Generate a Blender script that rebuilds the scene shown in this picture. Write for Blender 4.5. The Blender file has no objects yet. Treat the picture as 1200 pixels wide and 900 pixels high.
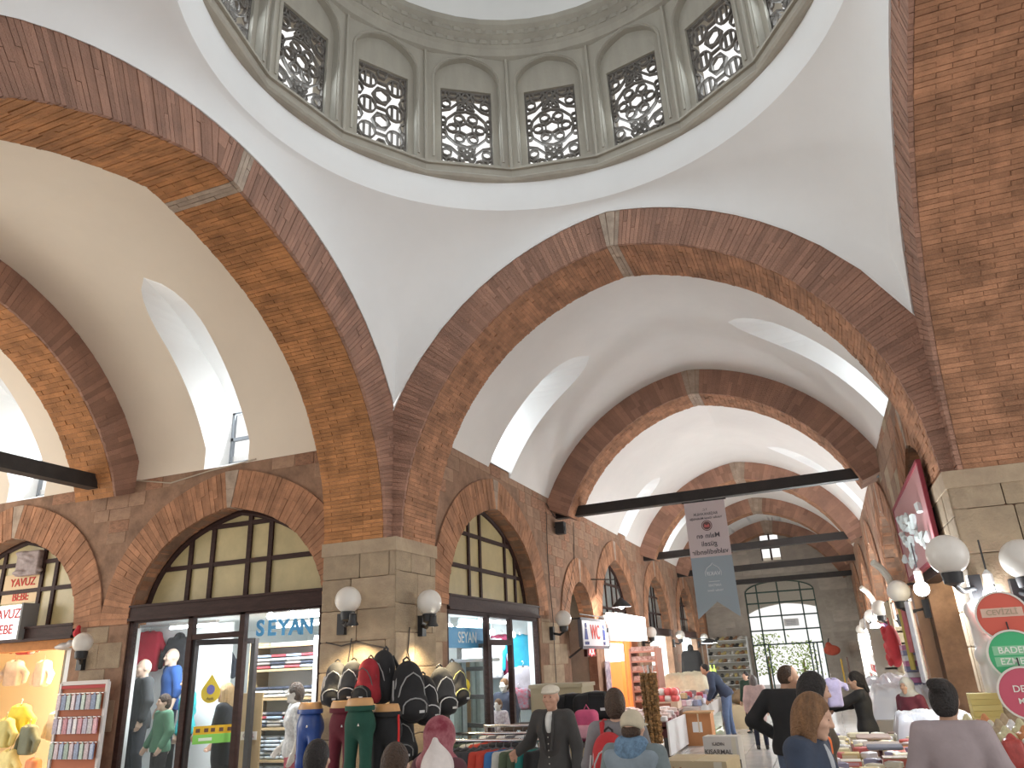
import bpy, bmesh, math, random
import numpy as np
from mathutils import Vector, Matrix
PI=math.pi; R=math.radians
rnd=random.Random(7)
scn=bpy.context.scene; COL=scn.collection
# ---------------------------------------------------------------- camera, sky, exposure
YAW,PITCH,ROLL,FPX,HC=-.36583,.35914,-.048827,871.4,1.8
def cam_axes():
    cy,sy,cp,sp=math.cos(YAW),math.sin(YAW),math.cos(PITCH),math.sin(PITCH)
    f=Vector((sy*cp,cy*cp,sp)); r0=Vector((cy,-sy,0)); u0=r0.cross(f)
    return math.cos(ROLL)*r0+math.sin(ROLL)*u0, -math.sin(ROLL)*r0+math.cos(ROLL)*u0, f
CR,CU,CF=cam_axes()
cd=bpy.data.cameras.new('camera'); cam=bpy.data.objects.new('camera',cd); COL.objects.link(cam)
cd.sensor_width=36; cd.lens=FPX/1200*36; cd.clip_start=.05; cd.clip_end=300
M=Matrix((CR,CU,-CF)).transposed().to_4x4(); M.translation=(0,0,HC); cam.matrix_world=M
scn.camera=cam
def P(u,v,X=None,Y=None,Z=None):
    """world point seen at photo pixel (u,v) at a known world X, Y or Z"""
    d=CF+(u-600)/FPX*CR-(v-450)/FPX*CU
    t=X/d.x if X is not None else Y/d.y if Y is not None else (Z-HC)/d.z
    return Vector((d.x*t,d.y*t,HC+d.z*t))
scn.view_settings.view_transform='Standard'; scn.view_settings.look='None'
scn.view_settings.gamma=1; scn.view_settings.use_curve_mapping=False
scn.view_settings.exposure=0.22; WELL=13; DRUM=11
scn.cycles.use_denoising=True
scn.cycles.max_bounces=10; scn.cycles.diffuse_bounces=6; scn.cycles.transparent_max_bounces=16
scn.cycles.sample_clamp_indirect=6
wd=bpy.data.worlds.new('overcast_sky'); scn.world=wd; wd.use_nodes=True
wn=wd.node_tree.nodes['Background']; wn.inputs[0].default_value=(1,.985,.965,1); wn.inputs[1].default_value=1.05
def area(name,loc,target,sx,sy,power,color=(1,1,1),spread=PI):
    l=bpy.data.lights.new(name,'AREA'); l.shape='RECTANGLE'; l.size=sx; l.size_y=sy; l.energy=power; l.color=color; l.spread=spread
    o=bpy.data.objects.new(name,l); COL.objects.link(o); o.location=loc
    o.rotation_euler=(Vector(target)-Vector(loc)).to_track_quat('-Z','Y').to_euler(); return o
def point(name,loc,power,color=(1,1,1),r=.05):
    l=bpy.data.lights.new(name,'POINT'); l.energy=power; l.color=color; l.shadow_soft_size=r
    o=bpy.data.objects.new(name,l); COL.objects.link(o); o.location=loc; return o
def spot(name,loc,target,power,color=(1,1,1),ang=80,r=.04):
    l=bpy.data.lights.new(name,'SPOT'); l.energy=power; l.color=color; l.shadow_soft_size=r; l.spot_size=R(ang); l.spot_blend=.7
    o=bpy.data.objects.new(name,l); COL.objects.link(o); o.location=loc
    o.rotation_euler=(Vector(target)-Vector(loc)).to_track_quat('-Z','Y').to_euler(); return o
# ---------------------------------------------------------------- materials
MATS={}
def mat(name,color,rough=.7,metal=0,emit=0,var=0,nscale=4,nvar=0,bump=0,bscale=30,island=0,objvar=0,trans=0,alpha=1,color2=None,streak=0,spec=None,sheen=0):
    """procedural principled material; var colours come from noise, islands (single bricks) or objects"""
    if name in MATS: return MATS[name]
    m=bpy.data.materials.new(name); m.use_nodes=True; nt=m.node_tree; N=nt.nodes; L=nt.links; b=N['Principled BSDF']
    c=(*color,1) if len(color)==3 else color
    b.inputs['Base Color'].default_value=c; b.inputs['Roughness'].default_value=rough; b.inputs['Metallic'].default_value=metal
    if spec is not None: b.inputs['Specular IOR Level'].default_value=spec
    if sheen: b.inputs['Sheen Weight'].default_value=sheen
    if trans: b.inputs['Transmission Weight'].default_value=trans; b.inputs['IOR'].default_value=1.05
    if alpha<1: b.inputs['Alpha'].default_value=alpha
    if emit: b.inputs['Emission Color'].default_value=c; b.inputs['Emission Strength'].default_value=emit
    co=N.new('ShaderNodeTexCoord'); src=None
    def mixc(fac,a,bb,bt='MIX'):
        x=N.new('ShaderNodeMix'); x.data_type='RGBA'; x.blend_type=bt
        if hasattr(fac,'links'): L.new(fac,x.inputs[0])
        else: x.inputs[0].default_value=fac
        for s,i in ((a,6),(bb,7)):
            if hasattr(s,'links'): L.new(s,x.inputs[i])
            else: x.inputs[i].default_value=s
        return x.outputs[2]
    cur=c
    if nvar or color2:
        n=N.new('ShaderNodeTexNoise'); n.inputs['Scale'].default_value=nscale; n.inputs['Detail'].default_value=6; n.inputs['Roughness'].default_value=.65
        if streak:
            mp=N.new('ShaderNodeMapping'); mp.inputs['Scale'].default_value=(1,1,1/streak); L.new(co.outputs['Object'],mp.inputs[0]); L.new(mp.outputs[0],n.inputs[0])
        else: L.new(co.outputs['Object'],n.inputs[0])
        rp=N.new('ShaderNodeMapRange'); rp.inputs[1].default_value=.35; rp.inputs[2].default_value=.65; L.new(n.outputs[0],rp.inputs[0])
        c2=(*color2,1) if color2 else tuple(x*(1-nvar) for x in c[:3])+(1,)
        cur=mixc(rp.outputs[0],cur,c2)
    for amt,kind in ((island,'i'),(objvar,'o')):
        if amt:
            g=N.new('ShaderNodeNewGeometry' if kind=='i' else 'ShaderNodeObjectInfo')
            h=N.new('ShaderNodeHueSaturation'); rp=N.new('ShaderNodeMapRange')
            rp.inputs[3].default_value=1-amt; rp.inputs[4].default_value=1+amt
            L.new(g.outputs['Random Per Island' if kind=='i' else 'Random'],rp.inputs[0]); L.new(rp.outputs[0],h.inputs['Value'])
            if hasattr(cur,'links'): L.new(cur,h.inputs['Color'])
            else: h.inputs['Color'].default_value=cur
            cur=h.outputs[0]
    if hasattr(cur,'links'): L.new(cur,b.inputs['Base Color'])
    if bump:
        n=N.new('ShaderNodeTexNoise'); n.inputs['Scale'].default_value=bscale; n.inputs['Detail'].default_value=5; L.new(co.outputs['Object'],n.inputs[0])
        bp=N.new('ShaderNodeBump'); bp.inputs['Strength'].default_value=bump; bp.inputs['Distance'].default_value=.02; L.new(n.outputs[0],bp.inputs['Height']); L.new(bp.outputs[0],b.inputs['Normal'])
    MATS[name]=m; return m
def pmat(rgb,rough=.8,**k):
    return mat('paint_%02x%02x%02x_%d'%tuple([int(max(0,min(1,x))*255) for x in rgb]+[int(rough*100)]),rgb,rough,**k)
# ---------------------------------------------------------------- mesh builder
class MB:
    def __init__(s): s.v=[]; s.f=[]; s.m=[]; s.ci=0
    def add(s,vs,fs):
        o=len(s.v); s.v+= [tuple(v) for v in vs]; s.f+=[tuple(i+o for i in f) for f in fs]; s.m+=[s.ci]*len(fs); return s
    def quad(s,a,b,c,d): return s.add([a,b,c,d],[(0,1,2,3)])
    def hexa(s,p): return s.add(p,[(0,3,2,1),(4,5,6,7),(0,1,5,4),(1,2,6,5),(2,3,7,6),(3,0,4,7)])
    def box(s,c,h,rot=None):
        c=Vector(c); p=[]
        for z in (-1,1):
            for x,y in ((-1,-1),(1,-1),(1,1),(-1,1)):
                q=Vector((x*h[0],y*h[1],z*h[2]))
                if rot is not None: q=rot@q
                p.append(c+q)
        return s.hexa(p)
    def bb(s,x0,x1,y0,y1,z0,z1): return s.box(((x0+x1)/2,(y0+y1)/2,(z0+z1)/2),(abs(x1-x0)/2,abs(y1-y0)/2,abs(z1-z0)/2))
    def bar(s,a,b,w,h=None,up=(0,0,1)):
        a=Vector(a); b=Vector(b); h=h or w; d=(b-a).normalized(); x=d.cross(Vector(up))
        if x.length<1e-4: x=d.cross(Vector((0,1,0)))
        x.normalize(); y=x.cross(d); p=[]
        for q in (a,b):
            for i,j in ((-1,-1),(1,-1),(1,1),(-1,1)): p.append(q+x*(i*w/2)+y*(j*h/2))
        return s.hexa(p)
    def tube(s,pts,r,n=8,cap=True):
        pts=[Vector(p) for p in pts]; rs=r if isinstance(r,(list,tuple)) else [r]*len(pts); vs=[]; fs=[]; ref=None
        for i,p in enumerate(pts):
            d=(pts[min(i+1,len(pts)-1)]-pts[max(i-1,0)]).normalized()
            if ref is None: ref=d.orthogonal().normalized()
            ref=(ref-d*ref.dot(d)).normalized(); y=d.cross(ref)
            for k in range(n): a=2*PI*k/n; vs.append(p+(ref*math.cos(a)+y*math.sin(a))*rs[i])
        for i in range(len(pts)-1):
            for k in range(n): k2=(k+1)%n; fs.append((i*n+k,i*n+k2,(i+1)*n+k2,(i+1)*n+k))
        if cap: fs+= [tuple(range(n-1,-1,-1)),tuple((len(pts)-1)*n+k for k in range(n))]
        return s.add(vs,fs)
    def lathe(s,prof,c=(0,0,0),n=20,sx=1,sy=1,mat=None,cap=True):
        vs=[];fs=[];c=Vector(c)
        for r,z in prof:
            for k in range(n):
                a=2*PI*k/n; q=Vector((r*math.cos(a)*sx,r*math.sin(a)*sy,z))
                if mat is not None: q=mat@q
                vs.append(c+q)
        for i in range(len(prof)-1):
            for k in range(n): k2=(k+1)%n; fs.append((i*n+k,i*n+k2,(i+1)*n+k2,(i+1)*n+k))
        if cap and prof[0][0]>1e-5: fs.append(tuple(range(n-1,-1,-1)))
        if cap and prof[-1][0]>1e-5: fs.append(tuple((len(prof)-1)*n+k for k in range(n)))
        return s.add(vs,fs)
    def ball(s,c,r,n=16,m=10,sc=(1,1,1)):
        pr=[(r*math.sin(PI*i/m),-r*math.cos(PI*i/m)) for i in range(m+1)]; pr[0]=(0,-r); pr[-1]=(0,r)
        c=Vector(c); return s.lathe(pr,c,n,mat=Matrix.Diagonal(Vector(sc)))
    def prism(s,poly,o,ux,uy,d):
        """polygon in plane (ux,uy) at o, extruded by vector d"""
        o=Vector(o);ux=Vector(ux);uy=Vector(uy);d=Vector(d); n=len(poly)
        a=[o+ux*x+uy*y for x,y in poly]; vs=a+[q+d for q in a]
        return s.add(vs,[tuple(range(n)),tuple(range(2*n-1,n-1,-1))]+[(i,n+i,n+(i+1)%n,(i+1)%n) for i in range(n)])
    def mesh(s,name,mats,smooth=False):
        me=bpy.data.meshes.new(name); me.from_pydata(s.v,[],s.f)
        for m in (mats if isinstance(mats,(list,tuple)) else [mats]): me.materials.append(m)
        if len(me.materials)>1: me.polygons.foreach_set('material_index',s.m)
        bm=bmesh.new(); bm.from_mesh(me); bmesh.ops.remove_doubles(bm,verts=bm.verts,dist=1e-6) if smooth else None
        bmesh.ops.recalc_face_normals(bm,faces=bm.faces); bm.to_mesh(me); bm.free()
        if smooth:
            me.polygons.foreach_set('use_smooth',[True]*len(me.polygons))
            if smooth!=2 and hasattr(me,'set_sharp_from_angle'): me.set_sharp_from_angle(angle=R(40))
        return me
    def build(s,name,mats,parent=None,smooth=False,kind=None,loc=None):
        return link(name,s.mesh(name,mats,smooth),parent,kind,loc)
def link(name,me,parent=None,kind=None,loc=None,rz=0):
    o=bpy.data.objects.new(name,me); COL.objects.link(o)
    if parent is not None: o.parent=parent
    if kind: o['kind']=kind
    if loc is not None: o.location=loc
    if rz: o.rotation_euler=(0,0,rz)
    return o
def tag(o,label,cat,group=None,kind=None):
    o['label']=label; o['category']=cat
    if group: o['group']=group
    if kind: o['kind']=kind
    return o
def thing(name,label,cat,loc=(0,0,0),rz=0,group=None,kind=None):
    return tag(link(name,None,None,None,loc,rz),label,cat,group,kind)
def struct(o,label,cat): return tag(o,label,cat,None,'structure')
def dup(o,loc,rz=None,label=None):
    def cp(a,par):
        c=a.copy(); COL.objects.link(c)
        if par is not None: c.parent=par
        for ch in a.children: cp(ch,c)
        return c
    c=cp(o,None); c.location=loc
    if rz is not None: c.rotation_euler=(0,0,rz)
    if label: c['label']=label
    return c
def text(body,name,m,parent,loc,size,right,up,ext=.002,align='CENTER',shear=0,bold=0.012):
    cu=bpy.data.curves.new(name,'FONT'); cu.body=body; cu.size=size; cu.extrude=ext; cu.align_x=align; cu.align_y='CENTER'; cu.shear=shear; cu.offset=size*bold; cu.materials.append(m)
    o=bpy.data.objects.new(name,cu); COL.objects.link(o); r=Vector(right).normalized(); u=Vector(up).normalized()
    mm=Matrix((r,u,r.cross(u))).transposed().to_4x4(); mm.translation=Vector(loc)
    me=bpy.data.meshes.new_from_object(o); bpy.data.objects.remove(o); bpy.data.curves.remove(cu)
    if not me.materials: me.materials.append(m)
    o=link(name,me,parent); o.matrix_basis=mm; return o
# ---------------------------------------------------------------- distance-field figures (one continuous surface each)
def sdf(prims,vox,pad=.03):
    """prims: (kind, k, op, ...): c a b ra rb | e c (r) rot | b c (h) r rot | p point normal ; op u union, s subtract, x intersect"""
    lo=np.full(3,1e9);hi=-lo
    def bbox(p):
        if p[0]=='c': a,b=np.array(p[3]),np.array(p[4]); return np.minimum(a-p[5],b-p[6]),np.maximum(a+p[5],b+p[6])
        c=np.array(p[3]); e=np.array(p[4],float)+(p[5] if p[0]=='b' else 0)
        rot=p[-1]
        if rot is not None: e=np.abs(np.array(rot))@e
        return c-e,c+e
    for p in prims:
        if p[2]=='u': a,b=bbox(p); lo=np.minimum(lo,a);hi=np.maximum(hi,b)
    lo-=pad;hi+=pad; n=np.ceil((hi-lo)/vox).astype(int)+1
    F=np.full(n,.5,np.float32); ax=[lo[i]+vox*np.arange(n[i]) for i in range(3)]
    for p in prims:
        k=p[1]
        if p[0]=='p': sl=(slice(None),)*3
        else:
            a,b=bbox(p); m=max(k,vox*2)+.02
            i0=np.clip(np.floor((a-m-lo)/vox).astype(int),0,n); i1=np.clip(np.ceil((b+m-lo)/vox).astype(int)+1,0,n)
            if (i1<=i0).any(): continue
            sl=tuple(slice(i0[i],i1[i]) for i in range(3))
        X,Y,Z=np.meshgrid(ax[0][sl[0]],ax[1][sl[1]],ax[2][sl[2]],indexing='ij')
        if p[0]=='c':
            a,b=np.array(p[3],float),np.array(p[4],float); d=b-a; L2=d@d+1e-12
            t=np.clip(((X-a[0])*d[0]+(Y-a[1])*d[1]+(Z-a[2])*d[2])/L2,0,1)
            D=np.sqrt((X-a[0]-t*d[0])**2+(Y-a[1]-t*d[1])**2+(Z-a[2]-t*d[2])**2)-(p[5]+(p[6]-p[5])*t)
        elif p[0]=='p':
            q,nn=np.array(p[3],float),np.array(p[4],float); nn=nn/np.linalg.norm(nn); D=(X-q[0])*nn[0]+(Y-q[1])*nn[1]+(Z-q[2])*nn[2]
        else:
            x,y,z=X-p[3][0],Y-p[3][1],Z-p[3][2]
            if p[-1] is not None:
                r=np.array(p[-1]); x,y,z=[r[0][i]*x+r[1][i]*y+r[2][i]*z for i in range(3)]
            if p[0]=='e':
                e=p[4]; k0=np.sqrt((x/e[0])**2+(y/e[1])**2+(z/e[2])**2); k1=np.sqrt((x/e[0]**2)**2+(y/e[1]**2)**2+(z/e[2]**2)**2)+1e-9; D=k0*(k0-1)/k1
            else:
                qx,qy,qz=np.abs(x)-p[4][0],np.abs(y)-p[4][1],np.abs(z)-p[4][2]
                D=np.sqrt(np.maximum(qx,0)**2+np.maximum(qy,0)**2+np.maximum(qz,0)**2)+np.minimum(np.maximum(qx,np.maximum(qy,qz)),0)-p[5]
        A=F[sl]
        if p[2]=='u':
            h=np.maximum(k-np.abs(A-D),0)/max(k,1e-6); F[sl]=np.minimum(A,D)-h*h*k/4
        else:
            if p[2]=='s': D=-D
            h=np.maximum(k-np.abs(A-D),0)/max(k,1e-6); F[sl]=np.maximum(A,D)+h*h*k/4
    for i in range(3):
        s=[slice(None)]*3
        for e in (0,-1): s[i]=e; F[tuple(s)]=np.maximum(F[tuple(s)],1e-4)
    return nets(F,lo,vox)
def nets(F,lo,vox):
    I=F<0; c=[(i,j,k) for i in (0,1) for j in (0,1) for k in (0,1)]
    sh=tuple(x-1 for x in F.shape); cnt=np.zeros(sh,np.int8)
    for i,j,k in c: cnt+=I[i:sh[0]+i,j:sh[1]+j,k:sh[2]+k]
    act=np.argwhere((cnt>0)&(cnt<8)); idx=np.full(sh,-1,np.int64); idx[tuple(act.T)]=np.arange(len(act))
    val={q:F[act[:,0]+q[0],act[:,1]+q[1],act[:,2]+q[2]] for q in c}
    acc=np.zeros((len(act),3)); num=np.zeros(len(act))
    for a in c:
        for ax in range(3):
            if a[ax]==0:
                b=list(a); b[ax]=1; va,vb=val[a],val[tuple(b)]; m=(va<0)!=(vb<0)
                t=np.where(m,va/np.where(m,va-vb,1),0); p=np.tile(np.array(a,float),(len(act),1)); p[:,ax]+=t
                acc+=p*m[:,None]; num+=m
    V=lo+(act+acc/num[:,None])*vox; faces=[]
    for ax in range(3):
        u,w=(ax+1)%3,(ax+2)%3; s0=[slice(1,-1)]*3; s0[ax]=slice(0,-1); s1=list(s0); s1[ax]=slice(1,None)
        d=I[tuple(s0)]!=I[tuple(s1)]; e=np.argwhere(d); off=np.ones(3,int); off[ax]=0; e=e+off
        def g(du,dw):
            q=e.copy(); q[:,u]+=du; q[:,w]+=dw; return idx[tuple(q.T)]
        Q=np.stack([g(-1,-1),g(0,-1),g(0,0),g(-1,0)],1); fl=I[tuple(e.T)]
        Q[~fl]=Q[~fl][:,::-1]; faces.append(Q)
    return V,np.concatenate(faces)
def sdfmesh(name,prims,vox,m,cols=None):
    V,Fc=sdf(prims,vox); me=bpy.data.meshes.new(name)
    me.vertices.add(len(V)); me.vertices.foreach_set('co',V.astype(np.float32).ravel())
    me.loops.add(Fc.size); me.loops.foreach_set('vertex_index',Fc.astype(np.int32).ravel())
    me.polygons.add(len(Fc)); me.polygons.foreach_set('loop_start',np.arange(0,Fc.size,4,dtype=np.int32))
    me.update(calc_edges=True); me.polygons.foreach_set('use_smooth',[True]*len(Fc))
    for x in (m if isinstance(m,(list,tuple)) else [m]): me.materials.append(x)
    return me
def sdfobj(name,prims,vox,m,parent=None,loc=None): return link(name,sdfmesh(name,prims,vox,m),parent,None,loc)
def C(a,b,ra,rb=None,k=.02,op='u'): return ('c',k,op,a,b,ra,ra if rb is None else rb)
def El(c,r,k=.02,op='u',rot=None): return ('e',k,op,c,r,rot)
def Bx(c,h,r=.01,k=.01,op='u',rot=None): return ('b',k,op,c,h,r,rot)
def Pl(p,n,k=.0,op='x'): return ('p',k,op,p,n)
# ---------------------------------------------------------------- shared materials
brick=mat('old_brick',(.47,.235,.13),.9,nvar=.45,nscale=3,island=.18,bump=.5,bscale=60)
brickD=mat('face_brick',(.39,.215,.15),.9,nvar=.5,nscale=2.5,island=.2,bump=.6,bscale=60,color2=(.29,.165,.12))
brickS=mat('warm_lit_brick',(.50,.225,.085),.9,nvar=.4,nscale=3,island=.18,bump=.5,bscale=60)  # orange of the side arm's warm light put into the brick colour
mortar=mat('lime_mortar',(.36,.21,.14),.95,nvar=.4,nscale=6,bump=.4)
pale=mat('pale_keystone',(.46,.36,.28),.9,nvar=.35,nscale=5,island=.15,bump=.4)
stoneT=mat('tan_ashlar',(.44,.345,.235),.9,nvar=.4,nscale=2.2,objvar=.1,bump=.5,bscale=18,color2=(.33,.25,.175))
stoneG=mat('grey_ashlar',(.47,.425,.365),.9,nvar=.25,nscale=1.6,objvar=.12,bump=.35,bscale=16)
stoneU=mat('brown_ashlar',(.39,.30,.20),.9,nvar=.4,nscale=2.2,objvar=.08,bump=.5,bscale=18,color2=(.29,.225,.155))
rubble=mat('rubble_stone',(.37,.235,.155),.95,nvar=.45,nscale=3,objvar=.16,bump=.6,bscale=22,color2=(.28,.175,.12))
rubB=mat('wall_brick',(.40,.215,.135),.95,nvar=.4,nscale=4,objvar=.16,bump=.5,bscale=25)
drumS=mat('grey_drum_stone',(.42,.385,.32),.9,nvar=.3,nscale=1.3,bump=.35,bscale=9,color2=(.33,.30,.25),streak=4)
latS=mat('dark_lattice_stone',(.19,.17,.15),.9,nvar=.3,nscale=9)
white=mat('white_plaster',(.84,.84,.83),.9,nvar=.05,nscale=.8)
white2=mat('white_vault_plaster',(.83,.815,.79),.9,nvar=.06,nscale=.7)
cream=mat('cream_vault_plaster',(.80,.72,.61),.9,nvar=.06,nscale=.7)
dwood=mat('dark_brown_wood',(.050,.024,.02),.6,spec=.2,nvar=.4,nscale=5,streak=.2,bump=.15)
beamW=mat('black_brown_beam',(.028,.022,.02),.6,nvar=.4,nscale=4,bump=.2)
glass=mat('window_glass',(.45,.52,.52),.03,alpha=.07)
pane_y=mat('yellowed_pane',(.52,.43,.22),.35,nvar=.25,nscale=3,color2=(.42,.35,.18))
blackm=mat('black_iron',(.02,.02,.022),.5)
chrome=mat('chrome',(.75,.75,.78),.18,metal=1)
floorM=mat('pale_floor_tile',(.62,.60,.575),.16,nvar=.14,nscale=2,objvar=.05)
# ---------------------------------------------------------------- setting: dimensions measured from the photograph
CX,CY=-1.675,4.95; XL,XR,YN,YF=-4.75,1.4,1.875,8.025
WL,WR,ZT,YEND=-4.8,1.35,5.0,35.0
BA,BZ,BR,BT=2.95,3.3,3.32,.5
def acurve(a,rise,n=160):
    pts=[]
    if rise>=a:
        c=(rise*rise-a*a)/(2*a); r=a+c; t1=math.atan2(rise,c)
        h=[(r*math.cos(t1*i/n)-c,r*math.sin(t1*i/n)) for i in range(n+1)]
    else: h=[(a*math.cos(PI/2*i/n),rise*(math.sin(PI/2*i/n)+.05*max(0,1-math.cos(PI/2*i/n)*2)**2)) for i in range(n+1)]
    return [(-x,z) for x,z in h]+[(x,z) for x,z in h[-2::-1]]
def azat(s,a,zs,rise):
    s=min(abs(s),a)
    if rise>=a: c=(rise*rise-a*a)/(2*a); r=a+c; return zs+math.sqrt(max(0,r*r-(s+c)**2))
    return zs+rise*(math.sqrt(max(0,1-(s/a)**2))+.05*max(0,1-2*s/a)**2)
def stations(a,rise,step,zmin=None):
    p=[Vector(q) for q in acurve(a,rise)]
    if zmin is not None: p=[q for q in p if q.y>=zmin]
    L=[0]
    for i in range(1,len(p)): L.append(L[-1]+(p[i]-p[i-1]).length)
    n=max(4,int(L[-1]/step)); out=[]; j=0
    for i in range(n+1):
        d=L[-1]*i/n
        while j<len(p)-2 and L[j+1]<d: j+=1
        f=(d-L[j])/max(1e-9,L[j+1]-L[j]); q=p[j].lerp(p[j+1],f); tg=(p[min(j+2,len(p)-1)]-p[max(j-1,0)]).normalized()
        out.append((q,Vector((-tg.y,tg.x))))
    return out
def brick_arch(T,a,zs,rise,t,depth,step,label,dsegs=3,layers=2,back=False,zmin=None,key=2,parent=None,soff=None,gap=.005,name='brick_arch',koff=0,face=None):
    """arch of real radial bricks; T maps (along, height, depth) to world"""
    st=stations(a,rise,step,zmin); n=len(st)-1; B=MB(); K=MB(); S=MB(); core=MB()
    mid=n//2+koff
    def pt(i,f,off,d):
        q0,n0=st[i];q1,n1=st[min(i+1,n)]; q=q0.lerp(q1,f)+(n0.lerp(n1,f)).normalized()*off
        return T(q.x,zs+q.y,d)
    g=gap/step/2
    for i in range(n):
        W=K if abs(i-mid)<key else None
        def brk(tgt,o0,o1,d0,d1):
            j=rnd.uniform(0,.012)
            e=[(i,g,o0,d0),(i,1-g,o0,d0),(i,1-g,o1,d0),(i,g,o1,d0),(i,g,o0,d1),(i,1-g,o0,d1),(i,1-g,o1,d1),(i,g,o1,d1)]
            tgt.hexa([pt(*q) for q in e])
        # face bricks
        for fr in ((0,1) if back else (0,)):
            cut=[0,t*rnd.uniform(.35,.65),t] if rnd.random()<.45 else [0,t]
            if layers==1: cut=[0,t]
            for o0,o1 in zip(cut,cut[1:]):
                o0b=o0+(gap/2 if o0 else rnd.uniform(-.008,.004)); d0=rnd.uniform(-.006,.004)
                if fr==0: brk(W or B,o0b,o1-gap/2,d0,.04)
                else: brk(W or B,o0b,o1-gap/2,depth-.04,depth-d0)
        # soffit bricks behind the face
        x=.04+gap; end=depth-(.04+gap if back else 0); off=0 if i%2 else -.12; edges=[x]
        k=1
        while True:
            e=x+off+k*(depth-.04)/dsegs
            if e>=end-.04: break
            if e>x+.04: edges.append(e)
            k+=1
        edges.append(end)
        for d0,d1 in zip(edges,edges[1:]): brk(W or S,rnd.uniform(-.008,.003),.12,d0+gap/2,d1-gap/2)
        # mortar core
        core.hexa([pt(i,0,.006,.006),pt(i,1,.006,.006),pt(i,1,t,.006),pt(i,0,t,.006),pt(i,0,.006,depth-.006),pt(i,1,.006,depth-.006),pt(i,1,t,depth-.006),pt(i,0,t,depth-.006)])
    o=struct(core.build(name,mortar,parent),label,'arch')
    B.build('brick',face or brickD,o,kind='stuff'); S.build('brick',soff or brick,o,kind='stuff'); K.build('keystone_course',pale,o,kind='stuff')
    return o
Tc=lambda s,z,d:(CX+s,YF+d,z)
SY,SA,SR,STK=4.62,3.27,3.06,.6; YN=1.2
Tl=lambda s,z,d:(XL-d,SY+s,z)
Tr=lambda s,z,d:(XR+d,SY+s,z)
Tn=lambda s,z,d:(CX+s,YN-d,z)
brick_arch(Tc,BA,BZ,BR,BT,.9,.048,'great brick arch opening from the domed bay into the long hall')
brick_arch(Tl,SA,BZ,SR,STK,.9,.048,'great brick arch over the side arm with the clothes shops',soff=brickS,koff=6)
brick_arch(Tr,SA,BZ,SR,STK,.9,.048,'great brick arch at the edge above the sweet stall, seen from below')
brick_arch(Tn,BA,BZ,BR,BT,.9,.25,'great brick arch closing the near side of the domed bay',dsegs=1,layers=1)
# corner piers -------------------------------------------------------------
UNIT=MB().box((0,0,0),(.5,.5,.5))
def bevelbox(w=.5,b=.03):
    bm=bmesh.new(); bmesh.ops.create_cube(bm,size=1); bmesh.ops.bevel(bm,geom=bm.edges[:],offset=b,segments=1,affect='EDGES'); me=bpy.data.meshes.new('block'); bm.to_mesh(me); bm.free(); return me
BLK={}
def block(m):
    if m.name not in BLK: me=bevelbox(); me.materials.append(m); BLK[m.name]=me
    return BLK[m.name]
def stone(parent,c,dim,m,name='stone',rz=0):
    o=link(name,block(m),parent,None,c,rz); o.scale=dim; return o
def masonry(parent,T,s0,s1,z0,z1,rowh,len0,len1,mats,skip,proud=.008,depth=.12,stuff=False,name='stone',lim=300):
    """coursed blocks on a wall face; every block an object of its own, or one joined part when too many"""
    z=z0; jm={}; cnt=0
    while z<z1-.04:
        h=min(rowh*rnd.uniform(.85,1.15),z1-z); s=s0
        while s<s1-.03:
            l=min(rnd.uniform(len0,len1),s1-s)
            if s1-s-l<.08: l=s1-s
            if not skip(s+l/2,z+h/2,l/2,h/2):
                pr=proud*rnd.uniform(.4,1.3); m=rnd.choice(mats)
                a=Vector(T(s+.005,z+.004,-pr)); b=Vector(T(s+l-.005,z+h-.004,depth)); c=(a+b)/2; d=b-a
                dm=(abs(d.x),abs(d.y),abs(d.z))
                if stuff or cnt>=lim: jm.setdefault(m.name,(m,MB()))[1].box(c,[x/2 for x in dm])
                else: stone(parent,c,dm,m,name); cnt+=1
            s+=l
        z+=h
    for m,b in jm.values(): b.build('masonry',m,parent,kind='stuff')
def pier(name,label,x0,x1,y0,y1,fx,fy):
    """corner block below the springing; fx, fy: sides that show"""
    b=MB().bb(x0+.03,x1-.03,y0+.03,y1-.03,0,BZ); o=struct(b.build(name,mortar),label,'pier')
    for sgn,vis in fy:
        if vis: masonry(o,(lambda s,z,d:(s,y0+d,z)) if sgn<0 else (lambda s,z,d:(s,y1-d,z)),x0,x1,0,BZ,.37,.4,.6,[stoneT,stoneT,stoneU],lambda *a:False)
    for sgn,vis in fx:
        if vis: masonry(o,(lambda s,z,d:(x0+d,s,z)) if sgn<0 else (lambda s,z,d:(x1-d,s,z)),y0,y1,0,BZ,.37,.35,.55,[stoneT,stoneT,stoneU],lambda *a:False)
    imp=MB().bb(x0-.02,x1+.02,y0-.02,y1+.02,BZ-.16,BZ+.0); imp.build('impost',stoneT,o)
    return o
pier('wall_corner_left','corner pier of tan stone between the two clothes shop fronts',XL-.9,CX-BA,CY+BA,YF+.9,[(1,1)],[(-1,1)])
pier('wall_corner_right','corner pier of tan stone behind the round sweet signs',CX+BA,XR+.9,CY+BA,YF+.9,[(-1,1)],[(-1,1)])
pier('wall_corner_near','near corner pier out of view behind the viewer',XL-.9,CX-BA,YN-.9,CY-BA,[],[])
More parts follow.
